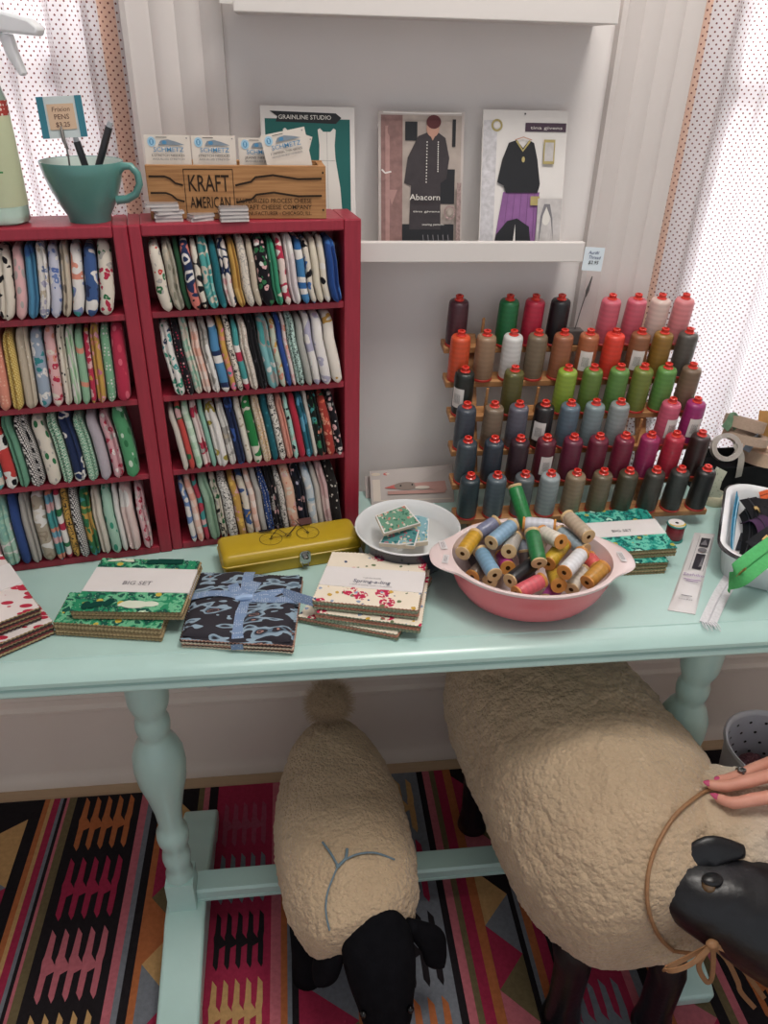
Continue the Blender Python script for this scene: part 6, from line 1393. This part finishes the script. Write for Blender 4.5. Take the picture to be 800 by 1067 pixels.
def hit2(px, off):
    best = None
    for tr in (bgb, plb):
        q = hit(tr, *px, off)
        if q is not None and (best is None or (q-CAM).length < (best-CAM).length): best = q
    return best
st = MB(STRAP)
pts = [hit2(q, .0045) for q in [(752, 822), (735, 827), (716, 838), (701, 852), (688, 872), (679, 892), (674, 915), (674, 940), (679, 960), (688, 976), (700, 988)]]
st.tube([V(q) for q in catmull([tuple(p) for p in pts if p is not None], 80)], .0030, 8)
kb = atp(742, 984, V((0, -.735, 0)), V((0, 1, 0)))
last = [p for p in pts if p is not None][-1]
st.tube([last, last.lerp(kb, .5)+V((0, -.006, -.004)), kb], .0028, 8)
def bp(x, y, d=0): return aty(x, y, kb.y+d)
st.strip([V(q) for q in catmull([tuple(kb), tuple(bp(722, 1003, -.012)), tuple(bp(703, 1011, -.016)), tuple(bp(692, 1010, -.008)), tuple(bp(706, 1003, 0)), tuple(kb)], 40)], (0, -1, .5), .007, .0022)
st.strip([V(q) for q in catmull([tuple(kb), tuple(bp(728, 1005, -.004)), tuple(bp(735, 1022, -.006)), tuple(bp(741, 1020, -.006)), tuple(bp(743, 1000, -.004)), tuple(kb)], 40)], (0, -1, .5), .007, .0022)
st.strip([V(q) for q in catmull([tuple(kb), tuple(bp(762, 994, -.004)), tuple(bp(778, 1015, -.006)), tuple(bp(796, 1040, -.006))], 24)], (0, -1, .5), .007, .0022)
st.strip([V(q) for q in catmull([tuple(kb), tuple(bp(757, 1000, .002)), tuple(bp(768, 1022, .004)), tuple(bp(772, 1034, .006)), tuple(bp(786, 1050, .006))], 24)], (0, -1, .5), .007, .0022)
blob(st, kb, .009, .007, .007, n=8)
tag(st.build('collar_cord', big, fix=True, ang=60), 'tan leather cord tied in a bow')

# ------------------------------------------------------------------ white eyelet bucket with pink yarn
bk = atz(811, 779, .31); bk.z = RUGT
bu = thing('bucket', 'white eyelet-punched bucket of dusky pink yarn by the right table leg', 'bucket', bk)
BW = mat('white_tin', 'DADAE0', .35, .5, var=.03, vs=30)
RBK = .098
MB(BW).lathe([(0, .0004), (.068, .0004), (.070, .003), (RBK-.002, .294)], 48, cap=False).build('outer_wall', bu, local=True, ang=60)
MB(BW).lathe([(RBK-.002, .2942), (RBK+.003, .297), (RBK+.004, .301), (RBK, .305), (RBK-.004, .303), (RBK-.006, .295)], 48, cap=False).build('rolled_rim', bu, local=True, ang=60)
EYM = NT('eyelet_tin'); v = EYM.coord(); sp = EYM.new('ShaderNodeSeparateXYZ'); EYM.link(v, sp.inputs[0])
ag = EYM.math('MULTIPLY', EYM.math('ARCTAN2', sp.outputs[1], sp.outputs[0]), 18/(2*PI)); zz_ = EYM.math('MULTIPLY', sp.outputs[2], 1/.052)
def eyl(off):
    a_ = EYM.math('MULTIPLY', EYM.math('SUBTRACT', EYM.math('FRACT', EYM.math('ADD', ag, off+20)), .5), .030); b_ = EYM.math('MULTIPLY', EYM.math('SUBTRACT', EYM.math('FRACT', EYM.math('ADD', zz_, off+.2)), .5), .052)
    return EYM.math('LESS_THAN', EYM.math('ADD', EYM.math('MULTIPLY', a_, a_), EYM.math('MULTIPLY', b_, b_)), .0032**2)
EYM.base(EYM.mix(EYM.math('MAXIMUM', eyl(0), eyl(.5)), lin('D0D0D8'), lin('1C1C20'))); EYM.set(Roughness=.4)
MB(EYM.m).lathe([(RBK-.006, .295), (.074, .020), (0, .016)], 48, cap=False).build('lining', bu, local=True, ang=60)
YRN = mat('dusky_pink_yarn', 'A5707A', .9, .1, var=.12, vs=60, bump=.5, bs=260)
def yarn(lab, c, r, sd):
    rd = random.Random(sd); t = thing('yarn_ball', lab, 'yarn', V(bk)+V(c)-V((0, 0, r)), 0, 'yarn balls in the bucket'); mb = MB(YRN); o = V(bk)+V(c)
    blob(mb, o, r*.96, r*.96, r*.96, n=16)
    for g in range(16):
        ax = V((rd.gauss(0, 1), rd.gauss(0, 1), rd.gauss(0, 1))).normalized(); u = ax.orthogonal().normalized(); w_ = ax.cross(u); h = rd.uniform(-.55, .55)
        mb.tube([o+(u*math.cos(2*PI*k/26)+w_*math.sin(2*PI*k/26))*(r*math.sqrt(1-h*h)*1.0)+ax*(r*h) for k in range(26)], .0022, 5, closed=True)
    mb.build('wound_yarn', t, ang=180)
yarn('dusky pink yarn ball nearest the hand in the eyelet bucket', (.020, -.028, .222), .048, 1)
yarn('dusky pink yarn ball at the back of the eyelet bucket', (.004, .044, .185), .034, 2)
yarn('dusky pink yarn ball deep at the bottom of the eyelet bucket', (-.005, 0, .095), .052, 3)

# ------------------------------------------------------------------ the hand resting on the big sheep
SKIN = NT('skin'); v = SKIN.coord(); SKIN.base(SKIN.mix(SKIN.noise(v, 35, 3), lin('C98673'), lin('DFA48F'))); SKIN.bump(SKIN.noise(v, 500, 3), .12, .0006); SKIN.set(Roughness=.5); SKIN.b.inputs['Subsurface Weight'].default_value = .08; SKIN.b.inputs['Subsurface Radius'].default_value = (.01, .004, .002); SKIN = SKIN.m
def surf(x, y, off):
    q = hit2((x, y), off); return q
tipM = surf(738, 823, .0095); tipI = surf(747, 838, .0095)
zt = max(tipM.z, tipI.z)
def hp(x, y, z): return atz(x, y, z)
# joints: MCP, PIP, DIP, tip for every finger (fingers point to the left of the picture)
mI = [hp(822, 827, zt+.022), hp(786, 833, zt+.016), hp(764, 836.5, zt+.007), V(tipI)]
mM = [hp(818, 804, zt+.024), hp(779, 814, zt+.018), hp(756, 819, zt+.008), V(tipM)]
tipR = surf(745, 816, .006)
mR = [hp(822, 786, zt+.018), hp(786, 801, zt+.010), hp(762, 811, zt+.003), hp(748, 816, zt-.002)]
mP = [hp(828, 770, zt+.014), hp(812, 789, zt+.014), hp(797, 797, zt+.012), hp(784, 803, zt+.008)]
def lift(j, r):
    for k in range(len(j)):
        for tr in (bgb, plb, hdb):
            for dx in (-.008, 0, .008):
                loc, n, i_, d_ = tr.ray_cast(V((j[k].x+dx, j[k].y, 1.0)), V((0, 0, -1)))
                if loc is not None and j[k].z < loc.z+r+.0025: j[k] = V((j[k].x, j[k].y, loc.z+r+.0025))
    return j
for j_, r_ in ((mI, .0098), (mM, .0100), (mR, .0094), (mP, .0082)): lift(j_, r_)
pr = thing('person', 'right hand with pink nails and a ring, resting on the big sheep', 'person', (tipI.x+.05, tipI.y, zt))
hm = MB(SKIN)
def finger(j, r):
    P = catmull([tuple(p) for p in j], 24); P = [V(p) for p in P]; rr_ = [r[0]+(r[1]-r[0])*min(1, k/12)+(0 if k < 12 else (r[2]-r[1])*(k-12)/12) for k in range(25)]
    rr_ = [q+.0006*math.exp(-((k-8)/1.6)**2)+.0005*math.exp(-((k-16)/1.4)**2) for k, q in enumerate(rr_)]
    d = (P[-1]-P[-2]).normalized(); P += [P[-1]+d*r[2]*.5, P[-1]+d*r[2]*.85]; rr_ += [r[2]*.84, r[2]*.42]
    hm.tube(P, rr_, 16)
wr = mM[0]+V((.105, -.030, .020)); 
for j, r in ((mI, (.0098, .0088, .0072)), (mM, (.0100, .0090, .0074)), (mR, (.0094, .0084, .0070)), (mP, (.0082, .0074, .0062))):
    b0_ = j[0].lerp(wr, .25); finger([b0_, j[0], j[1], j[2], j[3]] if False else j, r)
    hm.tube([j[0]+(j[1]-j[0])*.15, j[0], j[0].lerp(wr, .5), wr], [r[0]*1.02, r[0]*1.2, .014, .018], 16)
# thumb leaves the near side of the palm
th0 = mI[0].lerp(wr, .62)+V((0, -.014, -.004)); th1 = mI[0].lerp(wr, .25)+V((-.004, -.034, -.008)); th2 = mI[0]+V((-.022, -.040, -.014)); th3 = mI[0]+V((-.044, -.036, -.020))
th_ = lift([th0, th1, th2, th3], .011)
hm.tube([V(q) for q in catmull([tuple(q) for q in (wr, *th_)], 24)], [.016-.008*(k/24) for k in range(25)], 16)
pc_ = (mI[0]+mM[0]+mR[0]+mP[0])/4
for f in (.15, .4, .65): 
    c = pc_.lerp(wr, f); blob(hm, c, .030, .034-.006*f, .0145, n=12)
hm.tube([wr+(pc_-wr)*.15, wr, wr+V((.06, -.03, .02)), wr+V((.16, -.075, .06)), wr+V((.27, -.12, .11))], [.021, .024, .029, .037, .042], 20, flat=None)
o = hm.build('hand_and_forearm', pr, ang=180)
rm = o.modifiers.new('remesh', 'REMESH'); rm.mode = 'VOXEL'; rm.voxel_size = .0017; rm.use_smooth_shade = True
sm_ = o.modifiers.new('smooth', 'SMOOTH'); sm_.iterations = 5; sm_.factor = .5
SLV = mat('charcoal_knit', '3A3A42', .9, .1, var=.1, vs=100, bump=.3, bs=300)
w1, w2 = wr+V((.12, -.057, .045)), wr+V((.275, -.123, .113)); MB(SLV).tube([w1, w1.lerp(w2, .05), w1.lerp(w2, .5), w2], [.041, .043, .047, .052], 24).build('sleeve', pr, ang=60)
NAIL = mat('pink_nail_varnish', 'C24A74', .15, .5, var=0, coat=.6)
def nail(j, w, L, sharp=1.0, up=V((0, -.15, 1))):
    d = (j[3]-j[2]).normalized(); n = (up-d*up.dot(d)).normalized(); s = d.cross(n); c = j[3]+n*(w*.80)+d*.001; vs = []; 
    prof = [(-.45, .70), (-.2, .95), (.1, 1), (.5, .92), (.85, .62*(1.15-sharp*.35)), (1.15, .12)]
    for a, b in prof:
        for q in (-1, -.5, 0, .5, 1): vs.append(c+d*(a*L)+s*(b*w*.82*q)+n*(-.42*w*q*q*b-.10*w*max(0, a)**2)+n*.0011)
    n5 = len(vs); vs += [p-n*.0009 for p in vs]
    fs = [(i*5+k, i*5+k+1, (i+1)*5+k+1, (i+1)*5+k) for i in range(5) for k in range(4)]; fs += [tuple(n5+q for q in f[::-1]) for f in fs]
    rim = [0, 1, 2, 3, 4, 9, 14, 19, 24, 29, 28, 27, 26, 25, 20, 15, 10, 5]; fs += [(rim[k], n5+rim[k], n5+rim[(k+1) % 18], rim[(k+1) % 18]) for k in range(18)]
    tag(MB(NAIL).add(vs, fs).build('fingernail', pr, fix=True, ang=60), 'glossy pink nail')
nail(mI, .0068, .0100); nail(mM, .0068, .0085, .4); nail(mP, .0058, .0080, .3); nail(mR, .0062, .0085, .3)
rc = mR[1].lerp(mR[2], .62); rd_ = (mR[2]-mR[1]).normalized(); u = rd_.orthogonal().normalized(); w_ = rd_.cross(u)
rg = MB(mat('dark_silver', '8A8A8C', .22, .5, metal=1, var=0)); rg.tube([rc+(u*math.cos(2*PI*k/24)+w_*math.sin(2*PI*k/24))*.0094 for k in range(24)], .0014, 8, closed=True)
rt = rc+V((-.001, -.001, .0105))
blob(rg, rt, .0068, .0045, .0022, n=8)
for k in range(7): a = 2*PI*k/7; blob(rg, rt+V((.0045*math.cos(a), .003*math.sin(a), .0018)), .0014, .0014, .0012, n=5)
tag(rg.build('ring', pr, ang=60), 'dark silver ring with a beaded setting')
